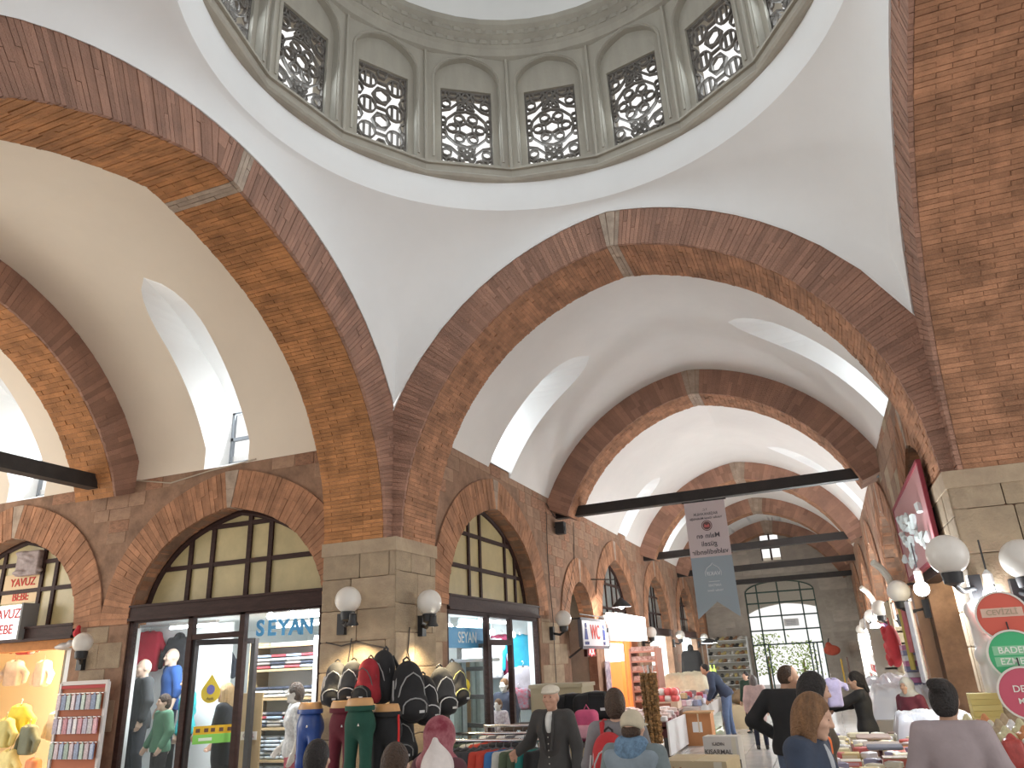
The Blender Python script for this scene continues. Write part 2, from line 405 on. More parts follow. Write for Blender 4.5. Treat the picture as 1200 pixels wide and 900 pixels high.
# spandrel backing above the arches, pendentives, drum, dome -------------------
def pend():
    b=MB(); N=96; Mr=14; R0,Z0=3.0,7.22; ring=[]
    for k in range(N):
        th=2*PI*k/N; dx,dy=math.sin(th),math.cos(th); hw=3.055
        rx=hw/max(abs(dx),1e-6); ry=(hw if dy>0 else CY-YN)/max(abs(dy),1e-6); rb=min(rx,ry)
        zb=BZ-.02+(3.66*math.sqrt(max(0,1-((CY+dy*rb-SY)/3.87)**2)) if rx<ry else math.sqrt(max(0,3.843**2-(min(abs(dx*rb),hw)+.393)**2)))
        col=[(CX+dx*(rb+.12),CY+dy*(rb+.12),zb+.01)]
        for j in range(Mr+1):
            t=j/Mr*.62*PI/2; w=(math.sin(t)/math.sin(.62*PI/2)); q=1-(1-math.cos(t))/(1-math.cos(.62*PI/2))
            r=R0+(rb-R0)*q; col.append((CX+dx*r,CY+dy*r,zb+(Z0-zb)*w))
        for r,z in ((2.95,7.25),(2.90,7.40),(2.86,7.66)): col.append((CX+dx*r,CY+dy*r,z))
        ring.append(col)
    for k in range(N):
        a,c=ring[k],ring[(k+1)%N]
        for j in range(len(a)-1): b.quad(a[j],c[j],c[j+1],a[j+1])
    return struct(b.build('ceiling_pendentives',white,smooth=True),'white plastered pendentives curving up to the dome ring','ceiling')
pend()
HW=2.8*math.tan(R(11.25))
def facet_mesh():
    b=MB(); nw,ww=.43,.345; za=lambda u: azat(u,nw,9.2,.36) ; us=[-HW,-nw]+[nw*math.sin(PI/2*i/8) for i in range(-7,8)]+[nw,HW]
    us=sorted(set(us+[-ww,ww]))
    for u0,u1 in zip(us,us[1:]):
        if abs((u0+u1)/2)>nw: b.quad((u0,0,7.65),(u1,0,7.65),(u1,0,9.66),(u0,0,9.66)); continue
        b.quad((u0,0,7.65),(u1,0,7.65),(u1,0,7.85),(u0,0,7.85)); z0,z1=za(u0),za(u1)
        b.quad((u0,0,z0),(u1,0,z1),(u1,0,9.66),(u0,0,9.66)); b.quad((u0,0,z0),(u1,0,z1),(u1,.09,z1),(u0,.09,z0)); b.quad((u0,0,7.85),(u1,0,7.85),(u1,.09,7.85),(u0,.09,7.85))
        if abs((u0+u1)/2)>ww: b.quad((u0,.09,7.85),(u1,.09,7.85),(u1,.09,z1),(u0,.09,z0))
        else:
            b.quad((u0,.09,7.85),(u1,.09,7.85),(u1,.09,7.9),(u0,.09,7.9)); b.quad((u0,.09,9.1),(u1,.09,9.1),(u1,.09,z1),(u0,.09,z0))
            for z in (7.9,9.1): b.quad((u0,.09,z),(u1,.09,z),(u1,.32,z),(u0,.32,z))
    for s in (-1,1):
        b.quad((s*nw,0,7.85),(s*nw,.09,7.85),(s*nw,.09,za(nw)),(s*nw,0,za(nw))); b.quad((s*ww,.09,7.9),(s*ww,.32,7.9),(s*ww,.32,9.1),(s*ww,.09,9.1))
    b.quad((-HW,.32,7.65),(-ww,.32,7.65),(-ww,.32,9.7),(-HW,.32,9.7)); b.quad((ww,.32,7.65),(HW,.32,7.65),(HW,.32,9.7),(ww,.32,9.7))
    return b.mesh('facet',drumS)
def moulding_mesh():
    b=MB()
    for w,r in ((.455,.016),):
        p=[(-w,-.004,7.9)]+[(-w,-.004,9.15)]+[(x,-.004,9.2+z*1.0) for x,z in acurve(w,.385,14)]+[(w,-.004,7.9)]
        b.tube(p,r,6)
    b.bar((-HW,-.012,7.80),(HW,-.012,7.80),.05,.03); b.bar((-HW+.01,-.01,7.8),(-HW+.01,-.01,9.62),.055,.03,up=(1,0,0)); b.bar((HW-.01,-.01,7.8),(HW-.01,-.01,9.62),.055,.03,up=(1,0,0))
    return b.mesh('moulding',drumS)
def lattice(kind):
    """pierced stone screen: bars following interlaced circles and stars"""
    b=MB(); w,h,th,dp=.345,.60,.020,.045; segs=[]
    def poly(cx,cz,r,n,rot=0): 
        p=[(cx+r*math.cos(rot+2*PI*i/n),cz+r*math.sin(rot+2*PI*i/n)) for i in range(n)]
        for i in range(n): segs.append((p[i],p[(i+1)%n]))
    def rosette(cx,cz,k=1.0):
        poly(cx,cz,.098*k,6,PI/6)
        for i in range(6):
            a=PI/6+i*PI/3; poly(cx+.19*k*math.cos(a+PI/6),cz+.19*k*math.sin(a+PI/6),.062*k,8)
            for e in (-1,1):
                a2=a; q=(cx+.098*k*math.cos(a),cz+.098*k*math.sin(a)); segs.append((q,(cx+.20*k*math.cos(a2+e*.17),cz+.20*k*math.sin(a2+e*.17))))
        poly(cx,cz,.29*k,12)
    if kind==0:
        rosette(0,0)
        for sx in (-1,1):
            for sz in (-1,1): rosette(sx*.36,sz*.56)
        for sz in (-1,1):
            for x in (-.06,.06): poly(x,sz*.36,.05,6); poly(x*1.2,sz*.47,.045,6)
            poly(0,sz*.415,.05,6); poly(0,sz*.53,.05,6); segs.append(((-.12,sz*.3),(.12,sz*.6))); segs.append(((.12,sz*.3),(-.12,sz*.6)))
        for sx in (-1,1):
            for z in (-.12,0,.12): poly(sx*.315,z,.05,6)
    else:
        for cz in (-.2,.2):
            poly(0,cz,.105,6,PI/2); poly(0,cz,.125,6,0)
            for sx in (-1,1): poly(sx*.345,cz,.09,8)
        for cz in (-.4,0,.4):
            for sx in (-1,1):
                poly(sx*.19,cz,.115,14); segs.append(((sx*.15,cz-.09),(sx*.15,cz+.09))); segs.append(((sx*.23,cz-.09),(sx*.23,cz+.09)))
            segs.append(((-.08,cz),(.08,cz)))
        for cz in (-.55,.55):
            for sx in (-1,1): poly(sx*.33,cz,.08,6)
            poly(0,cz,.07,6)
    for p,q in segs:
        n=1; ok=lambda r: abs(r[0])<=w+.01 and abs(r[1])<=h+.01
        if not ok(p) and not ok(q): continue
        c=lambda r:(max(-w,min(w,r[0])),max(-h,min(h,r[1])))
        p,q=c(p),c(q)
        if math.hypot(p[0]-q[0],p[1]-q[1])<.004: continue
        b.bar((p[0],.15,8.5+p[1]),(q[0],.15,8.5+q[1]),dp,th,up=(0,1,0)) if 0 else b.bar((p[0],.15,8.5+p[1]),(q[0],.15,8.5+q[1]),th,dp,up=(0,1,0))
    for x in (-w+.012,w-.012): b.bar((x,.15,7.9),(x,.15,9.1),th,dp,up=(0,1,0))
    for z in (7.912,9.088): b.bar((-w,.15,z),(w,.15,z),th,dp,up=(0,1,0))
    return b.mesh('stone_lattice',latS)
fm,mm_,lat=facet_mesh(),moulding_mesh(),[lattice(0),lattice(1)]
drum=thing('dome_drum','grey stone drum of sixteen niches under the dome','dome',(CX,CY,0),kind='structure')
for k in range(16):
    rz=-R(11.25+22.5*k); kk=(k+16)%16
    f=link('niche_panel',fm,drum,rz=rz); f.location=(2.8*math.sin(-rz),2.8*math.cos(-rz),0)
    link('moulding',mm_,f)
    # screens alternate between one large star and two stacked stars as in the photograph
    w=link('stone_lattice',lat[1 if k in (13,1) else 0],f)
led=MB(); led.lathe([(3.1,7.61),(2.86,7.61),(2.83,7.62),(2.81,7.65),(2.84,7.69),(2.9,7.7)],(0,0,0),16,cap=False); led.build('ledge',drumS,drum)
def corn():
    b=MB(); prof=[(2.84,9.60),(2.78,9.62),(2.74,9.70),(2.70,9.74),(2.70,9.80),(2.62,9.84),(2.62,9.90),(2.55,9.94),(2.54,10.02),(2.60,10.06)]
    b.lathe(prof,(CX,CY,0),48,cap=False); return struct(b.build('cornice',drumS),'carved stone cornice under the dome','cornice')
cn=corn(); cb=MB()
for k in range(112):
    a=2*PI*k/112
    for r,z,w in ((2.70,9.78,.05),(2.62,9.88,.045)):
        aa=a+(PI/112 if r<2.65 else 0); c=(CX+r*math.sin(aa),CY+r*math.cos(aa),z); cb.box(c,(w,.02,.04),Matrix.Rotation(-aa,3,'Z'))
cb.build('carved_block',drumS,cn,kind='stuff')
dm=MB(); dm.lathe([(2.58*math.cos(PI/2*i/16),10.05+2.1*math.sin(PI/2*i/16)) for i in range(17)],(CX,CY,0),48,cap=False); struct(dm.build('ceiling_dome',white2,smooth=True),'white plastered dome shell above the cornice','ceiling')
for k in range(16):
    th=R(11.25+22.5*k); n_=Vector((math.sin(th),math.cos(th),0)); c_=Vector((CX,CY,8.5))
    area('drum_daylight',c_+n_*2.88,c_-Vector((0,0,1.2)),.6,1.1,DRUM,(.80,.91,1))
# vaults with light wells ---------------------------------------------------
winN=[0]
def vault(name,T,u0,u1,zt,slits,m,label,hw=3.1):
    prof=[]; n=26
    smax=hw; zb=BZ+math.sqrt(3.843**2-(hw+.393)**2)
    t0=math.asin((zb-BZ)/3.843); t1=math.acos(.393/3.843)
    h=[(3.843*math.cos(t0+(t1-t0)*i/n)-.393,BZ+3.843*math.sin(t0+(t1-t0)*i/n)) for i in range(n+1)]
    if zt<zb-.02: h=[(hw,zt)]+h
    b=MB(); well=MB()
    o=None
    holes=[]
    for sd in (-1,1):
        sl=[q for q in slits if q[0]==sd]; sl.sort(key=lambda q:q[1])
        for j in range(len(h)-1):
            rows=[]
            for (s,z) in (h[j],h[j+1]):
                cuts=[]
                for (_,uc,w,ztop) in sl:
                    if z<=ztop+1e-6:
                        f=(z-zt)/(ztop-zt); e=1 if f<.78 else math.sqrt(max(0,1-((f-.78)/.22)**2)); cuts.append((uc-w/2*e,uc+w/2*e))
                    else: cuts.append((uc,uc))
                rows.append((s,z,cuts))
            (s0,z0,c0),(s1,z1,c1)=rows; e0=[u0];e1=[u0]
            for a,c in zip(c0,c1): e0+=list(a); e1+=list(c)
            e0.append(u1);e1.append(u1)
            for i in range(0,len(e0),2): b.quad(T(sd*s0,e0[i],z0),T(sd*s0,e0[i+1],z0),T(sd*s1,e1[i+1],z1),T(sd*s1,e1[i],z1))
            for (q,a,c) in zip(sl,c0,c1):
                ztop=q[3]
                if z0>=ztop: continue
                stop=math.sqrt(max(0,3.843**2-(ztop-BZ)**2))-.393
                def O(s,z):
                    f=max(0,min(1,(z-zt-.55)/(ztop-zt-.55))); return max(s,stop+(hw+.5-stop)*math.sqrt(1-f*f))
                p0,p1=O(s0,z0),O(s1,min(z1,ztop)) if z1<ztop else s1
                for ii in (0,1): well.quad(T(sd*s0,a[ii],z0),T(sd*s1,c[ii],z1),T(sd*p1,c[ii],z1),T(sd*p0,a[ii],z0))
                if not(zt+.22<(z0+z1)/2<zt+.95): well.quad(T(sd*p0,a[0],z0),T(sd*p0,a[1],z0),T(sd*p1,c[1],z1),T(sd*p1,c[0],z1))
        for (_,uc,w,ztop) in sl:
            well.quad(T(sd*hw,uc-w/2,zt),T(sd*hw,uc+w/2,zt),T(sd*(hw+.5),uc+w/2,zt+.2),T(sd*(hw+.5),uc-w/2,zt+.2))
            winN[0]+=1; fr=MB(); s=hw+.5
            for uu in (uc-w/2+.02,uc+w/2-.02): fr.bar(T(sd*s,uu,zt+.15),T(sd*s,uu,zt+1.0),.05)
            for zz in (zt+.18,zt+.56,zt+.98): fr.bar(T(sd*s,uc-w/2,zz),T(sd*s,uc+w/2,zz),.05)
            fo=struct(fr.build('window_%d'%winN[0],pmat((.30,.33,.37),.6)),'small grey framed window in the %s light well, %s along, of the %s'%('left' if sd<0 else 'shop side' if 'arm' in name else 'right',['first','second'][[q[1] for q in slits if q[0]==sd].index(uc)],{'first':'first hall bay','second':'second hall bay','third':'third hall bay','fourth':'last hall bay','arm_first':'side arm near bay','arm_second':'side arm far bay'}[name.replace('ceiling_vault_','')]),'window')
            g=MB().quad(T(sd*s,uc-w/2,zt+.15),T(sd*s,uc+w/2,zt+.15),T(sd*s,uc+w/2,zt+1.0),T(sd*s,uc-w/2,zt+1.0)); g.build('pane',glass,fo)
            wells.append((T(sd*(hw+.42),uc,zt+.62),T(sd*(hw-1.2),uc,zt+1.0),w))
    o=struct(b.build(name,m,smooth=True),label,'ceiling')
    if slits: well.build('light_well',white,o)
    return o
wells=[]
Tv=lambda s,u,z:(CX+s,u,z)
vault('ceiling_vault_first',Tv,8.0,14.4,ZT,[(-1,11.65,.95,6.72),(1,11.65,.95,6.85)],white2,'white barrel vault of the first hall bay with two light wells')
vault('ceiling_vault_second',Tv,14.9,22.7,ZT,[(-1,15.85,.9,6.7),(-1,20.3,.95,6.4),(1,16.4,.9,6.85),(1,20.3,.9,6.85)],white2,'white barrel vault of the second hall bay')
vault('ceiling_vault_third',Tv,23.2,28.9,ZT,[(-1,26.0,.9,6.7),(1,26.0,.9,6.85)],white2,'white barrel vault of the third hall bay')
vault('ceiling_vault_fourth',Tv,29.3,35.0,ZT,[(-1,32.0,.9,6.7),(1,32.0,.9,6.85)],white2,'white barrel vault of the last hall bay')
Tva=lambda s,u,z:(u,CY+s,z)
ZA=4.6
vault('ceiling_vault_arm_first',Tva,-9.4,-5.2,ZA,[(1,-7.48,.78,6.72)],cream,'cream barrel vault of the side arm above the clothes shop')
vault('ceiling_vault_arm_second',Tva,-15.6,-9.7,ZA,[(1,-11.5,.85,6.7)],cream,'cream barrel vault of the side arm beyond the first rib')
vault('ceiling_vault_right_arm',Tva,2.0,9.0,ZA,[],white2,'white barrel vault beyond the arch over the sweet stall')
# transverse ribs and tie beams
def rib(y0,d,label,step=.075): brick_arch(lambda s,z,q:(CX+s,y0+q,z),BA,BZ,BR,BT,d,step,label,dsegs=3,layers=2,zmin=1.2,back=False)
rib(14.2,.85,'brick rib across the hall vault above the nearest hall tie beam')
rib(22.6,.8,'second brick rib across the hall vault',.1); rib(28.6,.7,'third brick rib across the hall vault',.12); rib(34.2,.75,'brick rib against the far end wall of the hall',.12)
brick_arch(lambda s,z,q:(-9.15-q,CY+s,z),BA,BZ,BR,BT,.8,.072,'brick rib across the side arm vault above the tie beam',zmin=1.0,soff=brickS)
for y,zl,zr,lab in ((14.75,4.66,4.72,'dark tie beam across the hall that carries the hanging banner'),(23.05,4.64,4.72,'second dark tie beam across the hall, behind the banner'),(28.8,4.62,4.68,'third dark tie beam across the hall'),(33.9,4.58,4.6,'farthest dark tie beam across the hall')):
    bm_=MB().bar((WL-.1,y,zl),(WR+.1,y-.2,zr),.19,.2); bm_.build('tie_beam',beamW) and None
    struct(bpy.data.objects[[o.name for o in COL.objects if o.name.startswith('tie_beam')][-1]],lab,'beam')
struct(MB().bar((-9.57,8.15,4.56),(-9.57,1.9,4.56),.2,.2).build('tie_beam',beamW),'dark tie beam crossing the side arm at the left','beam')
# ---------------------------------------------------------------- walls with arched openings
wallm=mat('wall_mortar',(.34,.205,.135),.95,nvar=.45,nscale=3,bump=.5,bscale=15)
def wall(name,label,T,s0,s1,zt,ops,thick,m):
    b=MB(); S={s0,s1}
    for c,a,zs,rise,zb in ops:
        for i in range(17): S.add(round(c+a*math.sin(PI/2*(i-8)/8),4))
    S=sorted(x for x in S if s0-1e-6<=x<=s1+1e-6)
    for x0,x1 in zip(S,S[1:]):
        xm=(x0+x1)/2; act=sorted([o for o in ops if abs(xm-o[0])<o[1]],key=lambda o:o[4]); lo=(0,0)
        for o in act:
            t0,t1=azat(x0-o[0],*o[1:4]),azat(x1-o[0],*o[1:4])
            if o[4]>lo[0]+1e-4 or lo[0]>0:
                for d in (0,thick): b.quad(T(x0,lo[0],d),T(x1,lo[1],d),T(x1,o[4],d),T(x0,o[4],d))
            b.quad(T(x0,t0,0),T(x1,t1,0),T(x1,t1,thick),T(x0,t0,thick))
            if o[4]>0: b.quad(T(x0,o[4],0),T(x1,o[4],0),T(x1,o[4],thick),T(x0,o[4],thick))
            lo=(t0,t1)
        for d in (0,thick): b.quad(T(x0,lo[0],d),T(x1,lo[1],d),T(x1,zt,d),T(x0,zt,d))
    for c,a,zs,rise,zb in ops:
        for e in (-1,1): b.quad(T(c+e*a,zb,0),T(c+e*a,zs,0),T(c+e*a,zs,thick),T(c+e*a,zb,thick))
    b.quad(T(s0,zt,0),T(s1,zt,0),T(s1,zt,thick),T(s0,zt,thick))
    for s in (s0,s1): b.quad(T(s,0,0),T(s,zt,0),T(s,zt,thick),T(s,0,thick))
    me=bpy.data.meshes.new(name); me.from_pydata(b.v,[],b.f); me.materials.append(m)
    return struct(link(name,me),label,'wall')
def ringskip(ops,t=.58):
    def f(s,z,hl,hh):
        for c,a,zs,rise,zb in ops:
            for ds in (-hl,0,hl):
                if abs(s+ds-c)<a+ (t if z>zs-.05 else .0):
                    for dz in (-hh,0,hh):
                        q=z+dz
                        if q<zs:
                            if abs(s+ds-c)<a and q>zb: return True
                            continue
                        if zs<=q<zs+(rise+t)*math.sqrt(max(0,1-((s+ds-c)/(a+t))**2)) : return True
        return False
    return f
TL=lambda s,z,d:(WL-d,s,z); TR=lambda s,z,d:(WR+d,s,z); TA=lambda s,z,d:(s,8.05+d,z); TF=lambda s,z,d:(s,YEND+d,z)
OL=[(11.45,1.85,2.6,1.56,0),(16.0,.95,2.35,1.05,0),(19.35,1.72,2.6,1.52,0),(24.4,1.72,2.6,1.52,0),(29.7,1.72,2.6,1.52,0),(33.3,.9,2.4,1.0,0)]
OA=[(-7.33,1.61,2.55,1.38,0),(-11.57,1.61,2.55,1.38,0)]
OR=[(10.2,1.5,2.6,1.45,0),(15.6,1.7,2.6,1.5,0),(20.4,1.7,2.6,1.5,0),(25.2,1.7,2.6,1.5,0),(30.6,1.7,2.6,1.5,0)]
OF=[(-1.62,1.43,4.2,.46,0),(-1.68,.42,6.66,.02,5.5)]
wl=wall('wall_left','left brick wall of the hall pierced by shop arches',TL,8.9,YEND,ZT,OL,.2,wallm)
wr=wall('wall_right','right brick wall of the hall behind the stalls',TR,8.9,YEND,ZT,OR,.5,wallm)
wa=wall('wall_arm','brick wall of the side arm with the arched shop fronts',TA,-15.6,-5.5,ZA,OA,.2,wallm)
wf=wall('wall_far','pale ashlar end wall of the hall around the tall door',TF,-5.4,2.0,7.3,OF,.6,stoneG)
wq=wall('wall_right_arm','plain wall beyond the arch over the sweet stall',TA,2.3,9.0,ZA,[],.5,wallm)
MIX=[rubble,rubble,rubble,rubB,rubB]
masonry(wl,TL,8.9,21.5,2.55,ZT,.2,.26,.5,MIX,ringskip(OL)); masonry(wl,TL,8.9,21.5,0,2.55,.38,.45,.7,[stoneT],ringskip(OL),lim=100)
masonry(wl,TL,21.5,YEND,0,ZT,.3,.35,.7,MIX,ringskip(OL),stuff=True)
masonry(wa,TA,-13.6,-5.62,2.55,ZA,.19,.26,.5,MIX,ringskip(OA)); masonry(wa,TA,-13.6,-5.62,0,2.55,.38,.35,.6,[stoneT],ringskip(OA),lim=100)
masonry(wr,TR,8.9,16,0,ZT,.32,.4,.7,MIX+[stoneT]*3,ringskip(OR)); masonry(wr,TR,16,YEND,0,ZT,.32,.4,.8,MIX,ringskip(OR),stuff=True)
masonry(wf,TF,-4.8,1.35,0,7.2,.42,.75,1.3,[stoneG],ringskip(OF,.0),name='stone',lim=200,proud=.012)
def sidearch(T,o,i,side,step=.075,t=.55,key=1,L=1):
    c,a,zs,rise,zb=o
    return brick_arch(lambda s,z,d:T(c+s,z,d-.03),a,zs,rise,t,.34,step,'brick arch %s'%side,dsegs=2,layers=2,key=key,face=brick)
ORD=['over the corner shop window in the hall','over the dim toilet passage','over the shop with the white light box','over the third shop along the left of the hall','over the fourth shop along the left of the hall','over the last narrow opening on the left of the hall']
for i,o in enumerate(OL): sidearch(TL,o,i,ORD[i],.07 if i<2 else .1,.5)
sidearch(TA,OA[0],0,'over the clothes shop window with the glass door',.066,.52); sidearch(TA,OA[1],1,'over the baby clothes shop with red lettering',.066,.52)
for i,o in enumerate(OR): sidearch(TR,o,i,['beside the sweet stall pier','over the toy and textile shop','over the third shop on the right','over the fourth shop on the right','over the last shop on the right'][i],.1)
# floor: tiles laid one by one where they can be told apart ---------------------
fl=struct(MB().bb(-16,9,-9,48,-.2,-.012).build('floor',mat('floor_joint',(.30,.28,.27),.6)),'pale polished tile floor','floor')
tm=block(floorM)
for i in range(7):
    for j in range(30):
        x,y=-3.9+.6*i,9.0+.6*j; o=link('tile',tm,fl,None,(x,y,-.012)); o.scale=(.592,.592,.024)
MB().bb(-16,9,-9,8.69,-.1,0).build('tile_field',floorM,fl,kind='stuff'); g_=MB(); g_.bb(-5.3,-4.21,8.71,YEND,-.1,0); g_.bb(.01,1.4,8.71,YEND,-.1,0); g_.bb(-4.19,0,26.72,YEND,-.1,0); g_.bb(-16,-5.3,8.71,14,-.1,0); g_.build('tile_field',floorM,fl,kind='stuff')
# far door window -----------------------------------------------------------------
greenm=mat('dark_green_metal',(.03,.07,.055),.5)
def bars(parent,name,lst,m,w=.06,d=.06):
    for a,b in lst: MB().bar(a,b,w,d,up=(0,1,0)).build(name,m,parent)
YD=35.3; dF=struct(MB().tube([(-3.05,YD,0)]+[(-1.62+x,YD,4.2+z) for x,z in acurve(1.43,.46,16)]+[(-.19,YD,0)],.05,6).build('door_1',greenm),'tall arched metal and glass door at the far end, bright daylight behind','door')
vx=[-2.55,-1.67,-.75]; hz=[4.2,3.75,3.2,2.62,2.05]
bars(dF,'glazing_bar',[((x,YD,2.05),(x,YD,azat(x+1.62,1.43,4.2,.46)-.02)) for x in vx]+[((-3.04,YD,z),(-.2,YD,z)) for z in hz]+[((x,YD,0),(x,YD,2.05)) for x in (-2.55,-2.4,-.75,-.6,-.45)],greenm)
xs=[-3.04]+vx+[-.2]; zz=hz[::-1]
for i in range(4):
    for z0,z1 in zip(zz,zz[1:]): MB().bb(xs[i]+.03,xs[i+1]-.03,YD-.006,YD+.006,z0+.03,z1-.03).build('pane',glass,dF)
    p=[(xs[i]+.03,4.23),(xs[i+1]-.03,4.23)]+[(x,azat(x+1.62,1.43,4.2,.46)-.05) for x in np.linspace(xs[i+1]-.03,xs[i]+.03,6)]
    MB().prism(p,(0,YD-.005,0),(1,0,0),(0,0,1),(0,.01,0)).build('pane',glass,dF)
for a,b in ((-2.99,-2.58),(-.42,-.22)): MB().bb(a,b,YD-.006,YD+.006,.1,2.0).build('pane',glass,dF)
nt=MB().bb(-1.62,-1.02,YD-.03,YD-.02,2.75,3.05).build('paper_notice',pmat((.8,.8,.8)),dF)
for k in range(4): MB().bb(-1.52,-1.14,YD-.036,YD-.031,2.97-k*.055,2.985-k*.055).build('print_line',pmat((.35,.35,.4)),nt)
w2=struct(MB().tube([(-2.1,35.35,5.5),(-1.26,35.35,5.5),(-1.26,35.35,6.66),(-2.1,35.35,6.66),(-2.1,35.35,5.5)],.05,4).build('window_far',dwood),'small bright window high in the far end wall','window')
bars(w2,'glazing_bar',[((-1.68,35.35,5.5),(-1.68,35.35,6.66)),((-2.1,35.35,6.08),(-1.26,35.35,6.08))],dwood,.08)
for x0,x1 in ((-2.05,-1.72),(-1.64,-1.31)):
    for z0,z1 in ((5.55,6.04),(6.12,6.61)): MB().bb(x0,x1,35.34,35.36,z0,z1).build('pane',glass,w2)
# porch and greenery outside
po=wall('wall_porch','pale porch wall with an arch outside the far door',lambda s,z,d:(s,38.6+d,z),-6,3,6,[(-1.6,2.0,3.1,.75,0)],.4,pmat((.62,.56,.47)))
struct(MB().bb(-6,3,35.65,38.6,5.2,5.3).build('ceiling_porch',pmat((.6,.55,.47))),'porch ceiling outside the far door','ceiling')
leafm=mat('sunlit_leaves',(.25,.36,.06),.7,island=.4)
def bush(x,y,h,w,label):
    b=MB(); t=MB().tube([(x,y,0),(x+.05,y,h*.6)],[.08,.04],6)
    for _ in range(420):
        q=Vector((rnd.gauss(0,w*.4),rnd.gauss(0,w*.4),rnd.uniform(.25,1)*h)); d=Vector((rnd.uniform(-1,1),rnd.uniform(-1,1),rnd.uniform(-1,1))).normalized(); e=d.orthogonal().normalized(); c=Vector((x,y,0))+q; s=rnd.uniform(.05,.11)
        b.quad(c-d*s,c+e*s*.5,c+d*s,c-e*s*.5)
    r=tag(t.build('bush',pmat((.2,.14,.08))),label,'bush'); b.build('foliage',leafm,r,kind='stuff')
bush(-3.0,42,2.6,1.2,'sunlit green bush outside, left of the far door'); bush(-1.4,44,2.2,1.3,'sunlit green bush outside, behind the middle of the far door')
# ---------------------------------------------------------------- shop fronts
def lunette(T,o,name,label,vb,hb,ztr,mpane,d=.26,post=.07,tbd=.06):
    """frame, glazing bars and separate panes filling the arch above the transom"""
    c,a,zs,rise,zb=o; top=lambda s:azat(s-c,a,zs,rise)
    f=MB(); pts=[T(c+x,zs+z,d) for x,z in acurve(a-.03,rise-.03,20) if zs+z>=ztr-.01]
    f.tube([T(c-a+.03,ztr,d)]+pts+[T(c+a-.03,ztr,d)],.05,6)
    o_=struct(f.build(name,dwood),label,'window')
    tb=MB(); p0,p1=Vector(T(c-a+.01,ztr-.085,tbd)),Vector(T(c+a-.01,ztr-.085,tbd)); tb.bar(p0,p1,.16,.17) ; tb.bar(p0+Vector((0,0,-.09)),p1+Vector((0,0,-.09)),.20,.04); tb.bar(p0+Vector((0,0,.085)),p1+Vector((0,0,.085)),.20,.03); tb.build('transom',dwood,o_)
    for s in vb:
        if top(s)>ztr+.1: MB().bar(T(s,ztr,d),T(s,top(s)-.03,d),post,post).build('glazing_bar',dwood,o_)
    for z in hb:
        w=[s for s in np.linspace(c-a,c+a,200) if top(s)>z]
        if w: MB().bar(T(w[0],z,d),T(w[-1],z,d),post*.9,post*.9).build('glazing_bar',dwood,o_)
    S=[c-a+.02]+list(vb)+[c+a-.02]; Z=[ztr]+list(hb)+[9]
    for i in range(len(S)-1):
        for z0,z1 in zip(Z,Z[1:]):
            x0,x1=S[i]+.03,S[i+1]-.03; xs=[s for s in np.linspace(x0,x1,9) if top(s)-.05>z0+.06]
            if len(xs)<2: continue
            up=[(s,min(z1-.03,top(s)-.05)) for s in xs]
            poly=[(xs[0],z0+.03),(xs[-1],z0+.03)]+up[::-1]; q=MB()
            n=len(poly); A=[Vector(T(s,z,d-.004)) for s,z in poly]; Bq=[Vector(T(s,z,d+.008)) for s,z in poly]
            q.add(A+Bq,[tuple(range(n)),tuple(range(2*n-1,n-1,-1))]+[(k,n+k,n+(k+1)%n,(k+1)%n) for k in range(n)])
            q.build('pane',mpane(i,z0) if callable(mpane) else mpane,o_)
    return o_
def front(T,name,label,posts,z1,glz,d=.28,w=.08,low=.12,m=None):
    """shop window below the transom: posts, sill and glass panes"""
    f=MB(); m=m or dwood
    for s in posts: f.bar(T(s,0,d),T(s,z1,d),w,w)
    f.bar(T(posts[0],low/2,d),T(posts[-1],low/2,d),w*1.2,low)
    f.bar(T(posts[0],z1,d),T(posts[-1],z1,d),w,w)
    o=struct(f.build(name,m),label,'shop window')
    for s0,s1,za,zb in glz:
        q=MB(); q.add([T(s0,za,d),T(s1,za,d),T(s1,zb,d),T(s0,zb,d)],[(0,1,2,3)]); q.build('pane',glass,o)
    return o
lunette(TA,OA[0],'window_arm_shop','arched lunette of yellowed panes over the glass shop door',[-8.18,-7.79,-7.16,-6.8],[3.28,3.8],2.78,pane_y)
lunette(TA,OA[1],'window_baby_shop','arched lunette of yellowed panes with red shop lettering',[-12.45,-12.02,-11.13,-10.83],[3.2,3.62],2.62,pane_y)
lunette(TL,OL[0],'window_corner_shop','arched lunette of yellowed panes over the corner shop window in the hall',[10.87,11.31,12.37,12.82],[3.24,3.76],2.74,pane_y)
grey_p=mat('grey_pane',(.30,.33,.32),.15,nvar=.3,nscale=2)
lunette(TL,OL[2],'window_light_box_shop','arched lunette of dark panes above the white light box',[18.6,19.1,19.7,20.2],[3.0,3.6],2.74,lambda i,z:grey_p)
lunette(TL,OL[3],'window_third_shop','arched lunette with a black pane over the third hall shop',[23.7,24.2,24.8,25.2],[3.1,3.6],2.6,lambda i,z:pmat((.02,.02,.02),.3) if (i==2 and z<3) else grey_p)
lunette(TL,OL[4],'window_fourth_shop','arched lunette of grey panes over the fourth hall shop',[29.0,29.5,30.1,30.5],[3.1,3.6],2.6,lambda i,z:grey_p)
lunette(TR,OR[0],'window_right_shop','arched lunette of dark panes behind the pink board',[9.6,10.2,10.8],[3.2,3.7],2.74,lambda i,z:grey_p)
f0=front(TA,'shop_front_arm','dark framed clothes shop front with a glass door',[-8.9,-7.85,-6.99,-5.76],2.6,[(-8.86,-7.89,.12,2.56),(-6.95,-5.8,.12,2.56),(-7.81,-7.03,2.36,2.56)],d=.06)
dr=MB(); 
A_=[(-7.98,8.30),(-7.30,8.72)]   # leaf standing ajar into the shop
MB().bar(TA(-7.83,2.32,.06),TA(-7.0,2.32,.06),.07,.07).build('door_head',dwood,f0)
